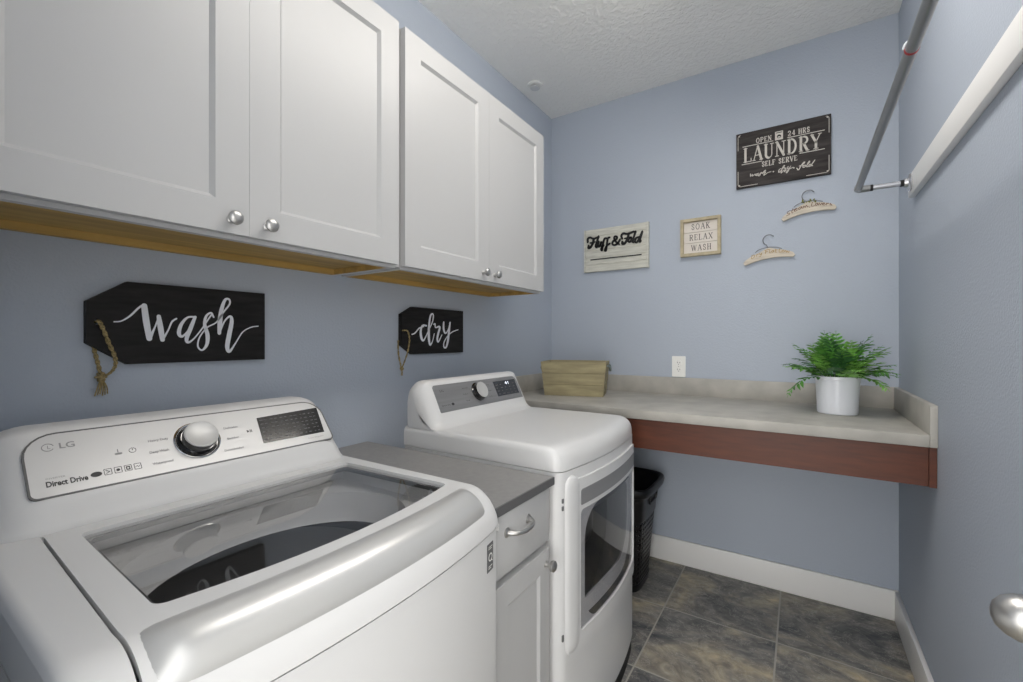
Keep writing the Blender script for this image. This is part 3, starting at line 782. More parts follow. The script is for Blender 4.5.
plate(circ(1.333, .0285, .008, 16, .0055), [], DP, .0012, NP, bm=t)
text('LG', DP, 1.283, .083, .009, NP, t, width=.02)
obj('printed_lettering', t, M['print'], dcp, 0)
# door
def DD(y, z, t): return (DK.front(y) + t, y, z)
CUd = lin_n(1.164, 1.784, 18)
door = obj('door', plate(rrect(1.172, 1.772, .329, .846, (.03, .02, .012, .012)), [rrect(1.237, 1.764, .384, .750, (.012, .03, .02, .016))], DD, -.012, .008, cu=CUd), M['enamel'], D, 40)
o = obj('grip_band', plate(rrect(1.236, 1.764, .764, .812, (.006, .006, .006, .01)), [], DD, .0078, .0092, cu=CUd), M['grip'], door, 40); o['label'] = 'silver grey band across the top'
rows = []
for i in range(25):
    fz = i / 24; fz = .5 - .5 * math.cos(PI * fz); z = .335 + (.862 - .335) * fz; e = min(1, min(z - .335, .862 - z) / .03); kx = math.sqrt(max(0, 1 - (1 - e) ** 2))
    rows.append([DD(1.2005 + .0335 * math.cos(PI * j / 12) * max(.12, kx), z, .000 + .0125 * math.sin(PI * j / 12) ** .7 * kx) for j in range(13)])
obj('door_post', grid(rows), M['enamel'], door, 70)
o = obj('glass_pane', plate(rrect(1.235, 1.766, .382, .752, (.012, .03, .02, .016)), [], DD, .001, .0045, cu=CUd), M['doorglass'], door, 40); o['label'] = 'tinted glass window'
ro = rrect(1.256, 1.752, .410, .729, (.04, .17, .06, .02), 10); ri = rrect(1.2585, 1.688, .462, .7275, (.012, .13, .05, .018), 10)
o = obj('inner_ring', plate(ro, [ri], DD, -.012, -.003, cu=CUd), M['tubgrey'], door, 40); o['label'] = 'pale plastic ring behind the glass'
mp_ = plate(rrect(1.234, 1.768, .379, .756, .02, 4), [rrect(1.2575, 1.7505, .4115, .7275, (.04, .17, .06, .02), 10)], DD, -.010, -.002, cu=CUd)
obj('glass_mask', mp_, M['dark'], door, 40)
# bowl and drum behind
rows = []
for k_, dpt in ((1.0, -.006), (.93, -.06), (.84, -.10), (.5, -.112)):
    rows.append([DD(1.485 + (p[0] - 1.485) * k_, .58 + (p[1] - .58) * k_, dpt) for p in ri])
obj('door_bowl', grid(rows, True), glass('bowl_glass', (.6, .6, .6), 1.4, .05), door, 50)
dm = lathe([(.25, 0), (.30, -.02), (.30, -.42), (.0, -.42)], frame_mx((-.66, 1.475, .57), (1, 0, 0)), 48)
obj('drum', dm, M['steel'], D)
# hinges
for z in (.788, .766, .385):
    hx = DK.front(1.162) - .012
    obj('hinge', bx(hx - .004, hx + .012, 1.158, 1.166, z, z + .014 if z > .5 else z + .02, bevel=.002), M['badge'], door)

# ------------------------------------------------------------------ base cabinet and its worktop
B = thing('base_cabinet', 'narrow white base cabinet with one drawer, between washer and dryer', 'cabinet', (-.99, .978, 0))
y0, y1, xf = .836, 1.120, -.613
b = bx(XL + .002, xf, y0, y0 + .018, .09, .852); box(b, XL + .002, xf, y1 - .018, y1, .09, .852); box(b, XL + .002, xf, y0 + .018, y1 - .018, .09, .108)
box(b, XL + .002, XL + .014, y0 + .018, y1 - .018, .108, .852)
box(b, xf - .019, xf, y0 + .018, y0 + .04, .108, .852); box(b, xf - .019, xf, y1 - .04, y1 - .018, .108, .852); box(b, xf - .019, xf, y0 + .04, y1 - .04, .82, .852); box(b, xf - .019, xf, y0 + .04, y1 - .04, .665, .70)
box(b, XL + .05, -.69, y0 + .01, y1 - .01, 0, .09)
obj('carcass', b, M['cab'], B, 0)
xd = -.592
d1 = obj('drawer_front', bx(xf + .001, xd, .842, 1.103, .702, .848, bevel=.002), M['cab'], B, 30)
hy, hz = -.030, .022
hp = tube([(xd, .918 + hy, .778 + hz), (xd + .014, .922 + hy, .778 + hz), (xd + .026, .936 + hy, .777 + hz), (xd + .031, .968 + hy, .776 + hz), (xd + .026, 1.000 + hy, .777 + hz), (xd + .014, 1.014 + hy, .778 + hz), (xd, 1.018 + hy, .778 + hz)], [.0075, .0055, .005, .0055, .005, .0055, .0075], 12, smooth=6)
for y in (.918 + hy, 1.018 + hy): lathe([(0, 0), (.012, 0), (.012, .002), (.008, .005), (0, .006)], frame_mx((xd, y, .778 + hz), (1, 0, 0)), 20, bm=hp)
obj('bow_pull', hp, M['nickel'], d1)
d2 = shaker(xd, .842, 1.103, .12, .681, .0205, .058, .052, .006, B, M['cab'])
pull_knob((xd, 1.082, .642), 'knob', d2)
wt = bx(XL + .001, -.590, .833, 1.1215, .8535, .875)
o = obj('worktop', wt, M['laminate'], None, 0, origin=(-.99, .978, .8535)); tag(o, 'grey laminate worktop slab on the narrow base cabinet', 'worktop')
ed = bx(-.590, -.585, .833, 1.1215, .8535, .875)
obj('front_edge', ed, M['lamedge'], o, 0)['label'] = 'dark front edge strip'

# ------------------------------------------------------------------ folding counter
YC = 1.942
C_ = thing('folding_counter', 'grey concrete look folding counter along the end wall', 'counter', (-.51, 2.28, .915))
obj('slab', bx(XL + .001, XR - .0203, YC, YB - .001, .915, .955, bevel=.002), M['concrete'], C_)
sp = bx(XL + .001, XR - .001, YB - .021, YB - .0005, .9545, 1.052, bevel=.0015)
box(sp, XR - .02, XR - .0005, YC, YB - .021, .9155, 1.052, bevel=.0015); box(sp, XL + .0005, XL + .02, YC, YB - .021, .9545, 1.052, bevel=.0015)
obj('backsplash', sp, M['concrete'], C_)
ap = bx(XL + .001, XR - .02, YC + .022, YC + .042, .783, .9145)
A_ = obj('apron_board', ap, M['cherry'], C_, 0); A_['label'] = 'reddish brown wood apron'
obj('end_block', bx(XR - .0195, XR - .0008, YC + .012, YC + .042, .783, .9145), M['cherry'], A_, 0)

# ------------------------------------------------------------------ planter box on the counter
bl, br = Vector((-1.200, 2.178, .956)), Vector((-.890, 2.268, .956))
ax = (br - bl).normalized(); ay = Vector((-ax.y, ax.x, 0)); Lb = (br - bl).length; Dp = .20; Hh = .188
def PB(u, v, z):
    """u along the front, v into depth, flared with height"""
    k = z / Hh; cu_ = Lb / 2; cv_ = Dp / 2
    p = bl + ax * (cu_ + (u - cu_) * (1 + .11 * k)) + ay * (cv_ + (v - cv_) * (1 + .16 * k)) + Vector((0, 0, z)); return p
P = thing('wooden_crate', 'weathered wooden planter box with tapered plank sides, on the counter corner', 'crate', tuple(bl + ax * Lb / 2 + ay * Dp / 2))
zs = [0, .061, .063, .124, .126, Hh]
def plank_wall(f):
    b = bmesh.new()
    for i in range(3):
        z0, z1 = zs[2 * i], zs[2 * i + 1]
        t = bmesh.new(); vs = [t.verts.new(f(a, c, z)) for a in (0, 1) for c in (0, 1) for z in (z0, z1)]
        for q in ((0, 1, 3, 2), (4, 6, 7, 5), (0, 4, 5, 1), (2, 3, 7, 6), (0, 2, 6, 4), (1, 5, 7, 3)): t.faces.new([vs[j] for j in q])
        bmesh.ops.recalc_face_normals(t, faces=list(t.faces)); bmesh.ops.bevel(t, geom=list(t.edges), offset=.001, segments=1, affect='EDGES'); merge(b, t)
    return b
th = .011
obj('front_panel', plank_wall(lambda a, c, z: PB(a * Lb, c * th, z)), M['boxwood'], P, 20)
obj('back_panel', plank_wall(lambda a, c, z: PB(a * Lb, Dp - th + c * th, z)), M['boxwood'], P, 20)
obj('end_panel', plank_wall(lambda a, c, z: PB(c * th, th + a * (Dp - 2 * th), z)), M['boxwood'], P, 20)
obj('end_panel', plank_wall(lambda a, c, z: PB(Lb - th + c * th, th + a * (Dp - 2 * th), z)), M['boxwood'], P, 20)
t = bmesh.new(); vs = [t.verts.new(PB(a, c, z)) for a in (th, Lb - th) for c in (th, Dp - th) for z in (.001, .01)]
for q in ((0, 1, 3, 2), (4, 6, 7, 5), (0, 4, 5, 1), (2, 3, 7, 6), (0, 2, 6, 4), (1, 5, 7, 3)): t.faces.new([vs[j] for j in q])
obj('bottom_panel', t, M['boxwood'], P, 0)
for u, s_ in ((0, -1), (Lb, 1)):
    pts = []
    for (v, z, o_) in ((.055, .165, 0), (.055, .165, .010), (.06, .150, .016), (.075, .140, .018), (.1, .137, .019), (.125, .140, .018), (.14, .150, .016), (.145, .165, .010), (.145, .165, 0)):
        pts.append(PB(u, v, z) + ax * s_ * o_)
    obj('handle', tube(pts, .004, 8, smooth=4), M['zinc'], P)

# ------------------------------------------------------------------ potted fern
PX, PY, PZ = .131, 2.318, .9555
F = thing('potted_fern', 'green fern in a round white pot at the right end of the counter', 'potted plant', (PX, PY, PZ))
prof = [(0, .0), (.068, .0), (.0715, .004), (.073, .05), (.076, .11), (.078, .142), (.0795, .1435), (.0795, .155), (.078, .157), (.0745, .155), (.073, .12), (0, .12)]
obj('pot', lathe(prof, Matrix.Translation((PX, PY, PZ)), 48), M['pot'], F, 30)
obj('soil', lathe([(0, .1205), (.0725, .1205), (.0735, .13), (.05, .137), (0, .139)], Matrix.Translation((PX, PY, PZ)), 32), M['soil'], F)
rnd = random.Random(21)
def frond(az, elev, length, droop, mtl, wl):
    """arching stem with paired pointed leaflets"""
    b = bmesh.new(); base = Vector((PX + .03 * math.cos(az), PY + .03 * math.sin(az), PZ + .13))
    n = 12; pts = []; d = Vector((math.cos(az) * math.cos(elev), math.sin(az) * math.cos(elev), math.sin(elev))); p = base.copy(); tw = rnd.uniform(-.25, .25)
    for i in range(n + 1):
        pts.append(p.copy()); p = p + d * (length / n)
        d = (d + Vector((0, 0, -droop / n)) + Vector((-math.sin(az), math.cos(az), 0)) * tw / n).normalized()
    for i, q in enumerate(pts):   # keep the sprays clear of the walls
        q.x = min(q.x, XR - .012); q.y = min(q.y, YB - .03)
    tube(pts, [.0016 * (1 - .7 * i / n) for i in range(n + 1)], 5, bm=b)
    for i in range(3, n + 1):
        f = i / n; ll = wl * (math.sin(PI * min(1, .16 + f * .84)) ** .6 * .9 + .12) * rnd.uniform(.85, 1.12)
        t = (pts[min(i + 1, n)] - pts[i - 1]).normalized(); side = t.cross(Vector((0, 0, 1))); side.normalize(); up = side.cross(t)
        for s_ in (-1, 1):
            dr_ = (side * s_ * 1.0 + t * .62 + up * rnd.uniform(-.25, .3)).normalized(); w = dr_.cross(up).normalized(); w0 = ll * .155
            c0 = pts[i]; sag = -up * .10 * ll
            L_ = [c0, c0 + dr_ * ll * .3 + w * w0, c0 + dr_ * ll * .68 + w * w0 * .8 + sag * .6, c0 + dr_ * ll + sag * 2.2, c0 + dr_ * ll * .68 - w * w0 * .8 + sag * .6, c0 + dr_ * ll * .3 - w * w0]
            mid = [c0 + dr_ * ll * .3 - up * w0 * .35, c0 + dr_ * ll * .68 - up * w0 * .3 + sag * .6]
            for q in L_ + mid: q.x = min(q.x, XR - .004); q.y = min(q.y, YB - .024)
            v = [b.verts.new(q) for q in L_ + mid]
            for fc in ((0, 1, 6), (0, 6, 5), (1, 2, 7, 6), (6, 7, 4, 5), (2, 3, 7), (7, 3, 4)): b.faces.new([v[k] for k in fc])
    obj('frond', b, mtl, F, 60, recalc=False)
specs = []
for k_ in range(11): specs.append((k_ * 2 * PI / 11 + rnd.uniform(-.2, .2), rnd.uniform(.65, .85), rnd.uniform(.165, .195), rnd.uniform(.6, 1.1)))
for k_ in range(16): specs.append((k_ * 2 * PI / 16 + rnd.uniform(-.2, .2), rnd.uniform(.95, 1.2), rnd.uniform(.19, .22), rnd.uniform(.8, 1.4)))
for k_ in range(15): specs.append((k_ * 2 * PI / 15 + rnd.uniform(-.3, .3), rnd.uniform(1.25, 1.55), rnd.uniform(.18, .225), rnd.uniform(.6, 1.2)))
specs += [(math.radians(212), .6, .215, 2.3), (math.radians(190), .75, .19, .9), (math.radians(15), .7, .18, .9), (math.radians(350), .62, .18, 1.0), (math.radians(330), .65, .17, 1.8)]
for k_, (a, e_, l_, dr_) in enumerate(specs): frond(a, e_, l_, dr_, M[('leafa', 'leafb', 'leafa', 'leafc', 'leafb')[k_ % 5]], rnd.uniform(.042, .054))

# ------------------------------------------------------------------ laundry hamper beside the dryer
HX, HY = -.865, 2.30
Hm = thing('laundry_hamper', 'black plastic lattice laundry hamper on the floor under the counter', 'laundry hamper', (HX, HY, 0))
def hp_(fr, k, off=0.0):
    """point round the rounded-rectangle wall at height fraction k"""
    a = 2 * PI * fr; cx_, sy_ = math.cos(a), math.sin(a); n_ = 5.0
    r = 1 / (abs(cx_) ** n_ + abs(sy_) ** n_) ** (1 / n_)
    hx = .185 + .045 * k + off; hy = .135 + .05 * k + off
    return Vector((HX + cx_ * r * hx, HY + sy_ * r * hy, .005 + .535 * k))
lat = bmesh.new(); NU, NV = 44, 13; k0, k1 = .06, .66
for i in range(NU):
    for j in range(NV):
        Q = lambda a, c: lat.verts.new(hp_((i + a) / NU, k0 + (k1 - k0) * (j + c) / NV))
        A, B_, Cc, Dd = Q(0, 0), Q(1, 0), Q(1, 1), Q(0, 1); r = .36
        p, q, rr, s_ = Q(.5, .5 - r), Q(.5 + r, .5), Q(.5, .5 + r), Q(.5 - r, .5)
        for fc in ((A, B_, p), (B_, q, p), (B_, Cc, q), (Cc, rr, q), (Cc, Dd, rr), (Dd, s_, rr), (Dd, A, s_), (A, p, s_)): lat.faces.new(fc)
bmesh.ops.remove_doubles(lat, verts=list(lat.verts), dist=.0003)
o = obj('lattice_wall', lat, M['hamper'], Hm, 60); md = o.modifiers.new('solid', 'SOLIDIFY'); md.thickness = .004
up = grid([[hp_(i / 64, k, o_) for i in range(64)] for k, o_ in ((.66, .0), (.68, .004), (.80, .004), (.86, .006), (.90, .010), (.915, .024), (.93, .03), (.97, .033), (.995, .028), (1.0, .018), (.985, .006), (.93, 0), (.70, -.003), (.66, -.003))], True)
obj('rim', up, M['hamper'], Hm, 50)
lo = grid([[hp_(i / 64, k, o_) for i in range(64)] for k, o_ in ((.06, .0), (.055, .004), (.0, .003), (-.006, -.01), (-.006, -.06), (0.0, -.06), (.004, -.006), (.06, -.004))], True)
bmesh.ops.holes_fill(lo, edges=[e for e in lo.edges if e.is_boundary])
obj('base', lo, M['hamper'], Hm, 50)
t = bmesh.new()
for s_ in (1, -1):
    x = HX + s_ * .2325
    tube([(x, HY - .06, .46), (x + s_ * .004, HY - .05, .482), (x + s_ * .004, HY + .05, .482), (x, HY + .06, .46), (x - s_ * .002, HY + .05, .44), (x - s_ * .002, HY - .05, .44)], .006, 8, bm=t, closed=True)
obj('handle_rim', t, M['hamper'], Hm)

# ------------------------------------------------------------------ outlet, ceiling fixture
Oo = thing('wall_outlet', 'white duplex outlet plate on the end wall above the counter', 'outlet', (-.577, YB, 1.113))
f = lambda u, v, t: (u, YB - t, v)
cx_, cz_ = -.577, 1.114
obj('cover_plate', plate(rrect(cx_ - .0365, cx_ + .0365, cz_ - .0585, cz_ + .0585, .004, 3), [rrect(cx_ - .017, cx_ + .017, cz_ + s_ * .0195 - .0145, cz_ + s_ * .0195 + .0145, .009, 4) for s_ in (1, -1)], f, .0005, .006), M['outlet'], Oo)
for s_ in (1, -1):
    rc = obj('receptacle', plate(rrect(cx_ - .0165, cx_ + .0165, cz_ + s_ * .0195 - .014, cz_ + s_ * .0195 + .014, .009, 4), [], f, .001, .0075), M['outlet'], Oo)
    t = bmesh.new()
    for du, hh in ((-.006, .0045), (.006, .0035)): plate(rrect(cx_ + du - .0011, cx_ + du + .0011, cz_ + s_ * .0195 + .001 - hh + .002, cz_ + s_ * .0195 + .001 + hh + .002, .0004, 2), [], f, .007, .0079, bm=t)
    plate(circ(cx_, cz_ + s_ * .0195 - .007, .0022, 12), [], f, .007, .0079, bm=t)
    obj('slots', t, M['slot'], rc)
obj('screw', lathe([(0, .006), (.003, .006), (.003, .0072), (0, .0075)], frame_mx((cx_, YB, cz_), (0, -1, 0)), 14), M['nickel'], Oo)
Sp = thing('ceiling_sprinkler', 'small round white sprinkler cover on the ceiling near the corner', 'sprinkler', (-1.285, 2.22, ZC))
mx = frame_mx((-1.285, 2.22, ZC), (0, 0, -1))
obj('escutcheon', lathe([(.0, .0005), (.044, .0005), (.045, .004), (.040, .008), (.030, .009), (.028, .004), (0, .004)], mx, 36), M['outlet'], Sp)
obj('cover_cap', lathe([(.0, .004), (.010, .004), (.010, .018), (.027, .018), (.028, .021), (.026, .023), (0, .024)], mx, 36), M['tubgrey'], Sp)

# ------------------------------------------------------------------ tag signs
def tag_sign(name, label, y0, y1, yc, z0, z1, za, zb_, strokes, wsc, hole, twine):
    r = thing(name, label, 'sign', (XL, (y0 + y1) / 2, (z0 + z1) / 2))
    f = lambda u, v, t: (XL + .002 + t, u, v)
    b = plate([(y0, za), (yc, z0), (y1, z0), (y1, z1), (yc, z1), (y0, zb_)], [circ(hole[0], hole[1], .007, 14)], f, 0, .02)
    obj('board', b, M['blackwood'], r, 20)
    L = [[(u, v, w * wsc) for (u, v, w) in s_] for s_ in strokes]
    obj('lettering', ribbon(L, f, .0195, .0206, 8), M['whitepaint'], r, 0)['label'] = 'white brush script'
    tw = bmesh.new(); rr = twine['r']
    for pth in twine['paths']:
        q = cr(pth, 8)
        for ph in (0, PI):   # two strands laid round each other
            pts = []
            for i, p in enumerate(q):
                a = ph + i * .9; pts.append((p[0] + rr * .5 * math.cos(a), p[1] + rr * .5 * math.sin(a), p[2] + rr * .3 * math.sin(a)))
            tube(pts, rr * .62, 7, bm=tw)
    if twine.get('knot'):
        k = Vector(twine['knot'])
        for a in (0, 1.1, 2.2):
            tube([k + Vector((rr * 1.6 * math.cos(t_ * PI / 6), rr * 2.2 * math.sin(t_ * PI / 6) * math.cos(a), rr * 2.2 * math.sin(t_ * PI / 6) * math.sin(a))) for t_ in range(12)], rr * .75, 7, bm=tw, closed=True)
    for t_ in twine.get('tassel', []): tube(t_, rr * .35, 5, bm=tw, smooth=3)
    obj('twine_loop', tw, M['twine'], r, 60)['label'] = 'knotted jute twine'
    return r
WASH = [
[(0.3673, 1.3076, 6), (0.3804, 1.3097, 6), (0.3973, 1.3229, 8), (0.4133, 1.3427, 9), (0.4231, 1.3509, 10)],
[(0.425, 1.3493, 24), (0.4287, 1.3144, 27), (0.4354, 1.2675, 24)],
[(0.4354, 1.2675, 20), (0.445, 1.2913, 8), (0.4538, 1.3183, 8)],
[(0.4548, 1.3243, 18), (0.4588, 1.2946, 24), (0.4628, 1.2646, 20)],
[(0.4628, 1.2646, 12), (0.4748, 1.2889, 7), (0.483, 1.311, 8), (0.4928, 1.3199, 9)],
[(0.5363, 1.3261, 10), (0.5183, 1.3241, 10), (0.5038, 1.3049, 16), (0.4986, 1.2819, 18), (0.506, 1.2733, 12), (0.5199, 1.2897, 7), (0.533, 1.3165, 7)],
[(0.5358, 1.3261, 14), (0.5253, 1.2961, 20), (0.5161, 1.2677, 18), (0.5199, 1.2577, 12), (0.533, 1.2678, 7), (0.5514, 1.2935, 7), (0.5686, 1.323, 7), (0.5762, 1.335, 9)],
[(0.5809, 1.3274, 8), (0.5744, 1.3395, 9), (0.5623, 1.3292, 12), (0.5588, 1.3065, 16), (0.5657, 1.2776, 20), (0.564, 1.2517, 16), (0.5526, 1.2364, 9), (0.5424, 1.2468, 8), (0.5464, 1.271, 7), (0.5646, 1.2982, 7), (0.588, 1.3139, 7), (0.6073, 1.3445, 8), (0.6221, 1.3668, 9), (0.6208, 1.3801, 10), (0.6103, 1.378, 14), (0.6012, 1.3508, 20), (0.597, 1.3175, 24), (0.5952, 1.2831, 18)],
[(0.5952, 1.2831, 10), (0.6085, 1.3166, 8), (0.6233, 1.3319, 12), (0.6277, 1.3173, 20), (0.6208, 1.2781, 24), (0.6159, 1.2446, 22), (0.6221, 1.2311, 14), (0.6397, 1.2579, 7), (0.6578, 1.2874, 6), (0.6809, 1.3017, 6), (0.7014, 1.3057, 6)]]
DRY = [
[(1.3331, 1.2879, 8), (1.3509, 1.2934, 9), (1.3763, 1.3148, 10), (1.4022, 1.3223, 9)],
[(1.4196, 1.3265, 12), (1.3955, 1.3259, 14), (1.3851, 1.3018, 20), (1.3895, 1.2726, 22), (1.4015, 1.262, 14), (1.4173, 1.2808, 9), (1.4303, 1.3025, 8)],
[(1.4303, 1.3025, 8), (1.456, 1.3412, 10), (1.4638, 1.3716, 12), (1.456, 1.3805, 12), (1.4442, 1.368, 16), (1.4365, 1.3297, 20), (1.4342, 1.2863, 24), (1.438, 1.2538, 20), (1.445, 1.2429, 14), (1.4583, 1.2592, 8), (1.4694, 1.2922, 8)],
[(1.4646, 1.3332, 8), (1.4742, 1.3352, 14), (1.4774, 1.3198, 9), (1.5, 1.3248, 14), (1.5049, 1.3177, 18), (1.4951, 1.2925, 20), (1.4886, 1.2675, 18), (1.4967, 1.2564, 12), (1.5197, 1.2872, 8)],
[(1.5314, 1.3448, 16), (1.5314, 1.3155, 20), (1.5414, 1.2959, 14), (1.5584, 1.3058, 9), (1.5739, 1.3393, 9)],
[(1.5757, 1.3451, 14), (1.5687, 1.3048, 20), (1.5601, 1.259, 22), (1.5482, 1.2306, 14), (1.533, 1.2325, 12), (1.5347, 1.2545, 9), (1.5584, 1.2818, 8), (1.5931, 1.3023, 8), (1.6334, 1.3129, 7)]]
xfw = XL + .022
tag_sign('tag_sign', 'larger black tag shaped sign reading wash, with a knotted tassel', .318, .722, .392, 1.205, 1.406, 1.257, 1.354, WASH, .0005, (.338, 1.306), dict(r=.0042,
    paths=[[(XL + .004, .337, 1.306), (xfw + .004, .338, 1.308), (xfw + .007, .345, 1.292), (xfw + .006, .357, 1.254), (xfw + .004, .368, 1.222), (xfw + .001, .368, 1.199), (xfw - .004, .358, 1.183), (xfw - .006, .346, 1.180)],
           [(XL + .005, .334, 1.262), (XL + .006, .336, 1.24), (XL + .010, .341, 1.21), (XL + .015, .345, 1.181)]],
    knot=(xfw - .006, .345, 1.177), tassel=[[(xfw - .006, .345, 1.175), (xfw - .004 + .002 * (i % 2), .339 + i * .003, 1.155), (xfw - .006, .334 + i * .0045, 1.133 + .002 * (i % 3))] for i in range(6)] ))
tag_sign('tag_sign', 'smaller black tag shaped sign reading dry, above the dryer', 1.277, 1.672, 1.340, 1.204, 1.404, 1.243, 1.371, DRY, .0006, (1.285, 1.302), dict(r=.0034,
    paths=[[(XL + .004, 1.284, 1.302), (xfw + .004, 1.287, 1.304), (xfw + .007, 1.303, 1.3), (xfw + .006, 1.314, 1.268), (xfw + .003, 1.309, 1.222), (xfw - .003, 1.293, 1.17), (xfw - .007, 1.284, 1.15)],
           [(XL + .005, 1.273, 1.262), (XL + .008, 1.272, 1.21), (XL + .014, 1.279, 1.16), (XL + .016, 1.283, 1.148)]],
    knot=(xfw - .007, 1.284, 1.146), tassel=[[(xfw - .007, 1.284, 1.145), (xfw - .006, 1.281 + i * .003, 1.13), (xfw - .007, 1.28 + i * .004, 1.117)] for i in range(3)]))

# ------------------------------------------------------------------ signs on the end wall
fb = lambda u, v, t: (u, YB - .001 - t, v)
# LAUNDRY board
u0, u1, v0, v1 = -.283, .124, 2.060, 2.347
Ls = thing('laundry_sign', 'black board sign reading LAUNDRY, highest on the end wall', 'sign', (-.08, YB, 2.2))
obj('board', bx(u0, u1, YB - .019, YB - .001, v0, v1, bevel=.0015), M['laundrywood'], Ls)
def ls(u, v, t): return (u0 + u * (u1 - u0), YB - .019 - t, v0 + v * (v1 - v0))
t = bmesh.new(); T0, T1 = 0.0, .0006
WU, WV = u1 - u0, v1 - v0
def lsm(u, v, t): return (u0 + u, YB - .019 - t, v0 + v)
serif('LAUNDRY', lsm, .083 * WU, .905 * WU, .462 * WV, .705 * WV, .0105, T0, T1, t, gap=.12, thin=.75)
for (a, c, v) in ((.075, .41, .745), (.565, .935, .745), (.065, .29, .425), (.69, .935, .432)):
    ribbon([[(a * WU, v * WV, .0034), (c * WU, v * WV, .0034)]], lsm, T0, T1, 1, t)
serif('OPEN', lsm, .225 * WU, .395 * WU, .768 * WV, .85 * WV, .0042, T0, T1, t)
serif('24 HRS', lsm, .565 * WU, .79 * WU, .772 * WV, .855 * WV, .0042, T0, T1, t)
serif('SELF SERVE', lsm, .29 * WU, .665 * WU, .325 * WV, .41 * WV, .0042, T0, T1, t)
# washer icon
iu, iv, iw, ih = .432 * WU, .742 * WV, .085 * WU, .15 * WV
plate([(iu, iv), (iu + iw, iv), (iu + iw, iv + ih), (iu, iv + ih)], [circ(iu + iw / 2, iv + ih * .4, iw * .27, 18), [(iu + iw * .12, iv + ih * .8), (iu + iw * .12, iv + ih * .9), (iu + iw * .88, iv + ih * .9), (iu + iw * .88, iv + ih * .8)]], lsm, T0, T1, bm=t)
plate(circ(iu + iw / 2, iv + ih * .33, iw * .17, 14, iw * .1), [], lsm, T0, T1, bm=t)
# small script line
def script(src, u, v, w, h, wt, bm, f, slant=.0):
    us = [p[0] for s_ in src for p in s_]; vs = [p[1] for s_ in src for p in s_]; a0, a1, b0, b1 = min(us), max(us), min(vs), max(vs)
    for s_ in src:
        ribbon([[(u + (p[0] - a0) / (a1 - a0) * w + slant * (p[1] - b0) / (b1 - b0) * h, v + (p[1] - b0) / (b1 - b0) * h, wt * (.6 + .4 * (p[2] / 24 if len(p) > 2 else 1))) for p in s_]], f, T0, T1, 3, bm)
FOLD = [[(.0, .1), (.1, -.25), (.16, -.2), (.2, .2), (.3, .85), (.4, 1), (.38, .8), (.25, .45)], [(.12, .42), (.34, .46)], [(.45, .4), (.36, .25), (.4, .03), (.5, .1), (.52, .32), (.45, .4)], [(.6, .3), (.7, .8), (.68, 1), (.62, .7), (.6, .1), (.66, .02)], [(.86, .35), (.76, .35), (.72, .1), (.8, .02), (.9, .3)], [(1., 1.), (.9, .4), (.88, .08), (.96, .06)]]
script(WASH[0:0] + WASH[1:], .15 * WU, .165 * WV, .23 * WU, .085 * WV, .0042, t, lsm, .3)
script(DRY[1:], .46 * WU, .14 * WV, .15 * WU, .135 * WV, .0042, t, lsm, .3)
script(FOLD, .655 * WU, .155 * WV, .165 * WU, .115 * WV, .0042, t, lsm, .25)
for a in (.415, .63): plate(circ(a * WU, .2 * WV, .0032, 10), [], lsm, T0, T1, bm=t)
# corner brackets
q = .03; a_, c_ = q * WV, .27 * WV
for su, cu_ in ((1, q * WV), (-1, WU - q * WV)):
    for sv, cv_ in ((1, q * WV), (-1, WV - q * WV)):
        n_ = .012
        pts = [(cu_ + su * .22 * WU, cv_), (cu_ + su * n_, cv_)] + [(cu_ + su * n_ * (1 - math.sin(PI / 2 * k / 5)), cv_ + sv * n_ * (1 - math.cos(PI / 2 * k / 5))) for k in range(1, 6)] + [(cu_, cv_ + sv * .28 * WV)]
        if sv == -1: pts = pts[1:]
        for i in range(len(pts) - 1): ribbon([[pts[i] + (.0024,), pts[i + 1] + (.0024,)]], lsm, T0, T1, 1, t)
        plate(circ(cu_ + su * .006, cv_ + sv * .006, .0035, 10), [], lsm, T0, T1, bm=t)
obj('lettering', t, M['cream'], Ls, 0)['label'] = 'cream painted lettering'

# Fluff & Fold
u0, u1, v0, v1 = -1.150, -.742, 1.690, 1.957
Fs = thing('fluff_sign', 'whitewashed plank sign reading Fluff and Fold in black script', 'sign', (-.95, YB, 1.82))
b = bmesh.new(); nb = 6; hb_ = (v1 - v0) / nb
for i in range(nb):
    box(b, u0 + .012, u1 - .012, YB - .02, YB - .001, v0 + i * hb_ + .0014, v0 + (i + 1) * hb_ - .0014, bevel=.0012, seg=1)
box(b, u0 + .012, u1 - .012, YB - .016, YB - .001, v0 + .001, v1 - .001)
obj('planks', b, M['shiplap'], Fs, 0)
obj('end_batten', bx(u0, u0 + .0115, YB - .022, YB - .001, v0, v1, bevel=.001), M['shiplap'], Fs, 20)
obj('end_batten', bx(u1 - .0115, u1, YB - .022, YB - .001, v0, v1, bevel=.001), M['shiplap'], Fs, 20)
b = bmesh.new()
box(b, u0 + .013, u1 - .013, YB - .0212, YB - .0198, v1 - .006, v1 - .0045); box(b, u0 + .03, u0 + .0312, YB - .0204, YB - .0198, v0 + .004, v1 - .004); box(b, u1 - .0312, u1 - .03, YB - .0204, YB - .0198, v0 + .004, v1 - .004)
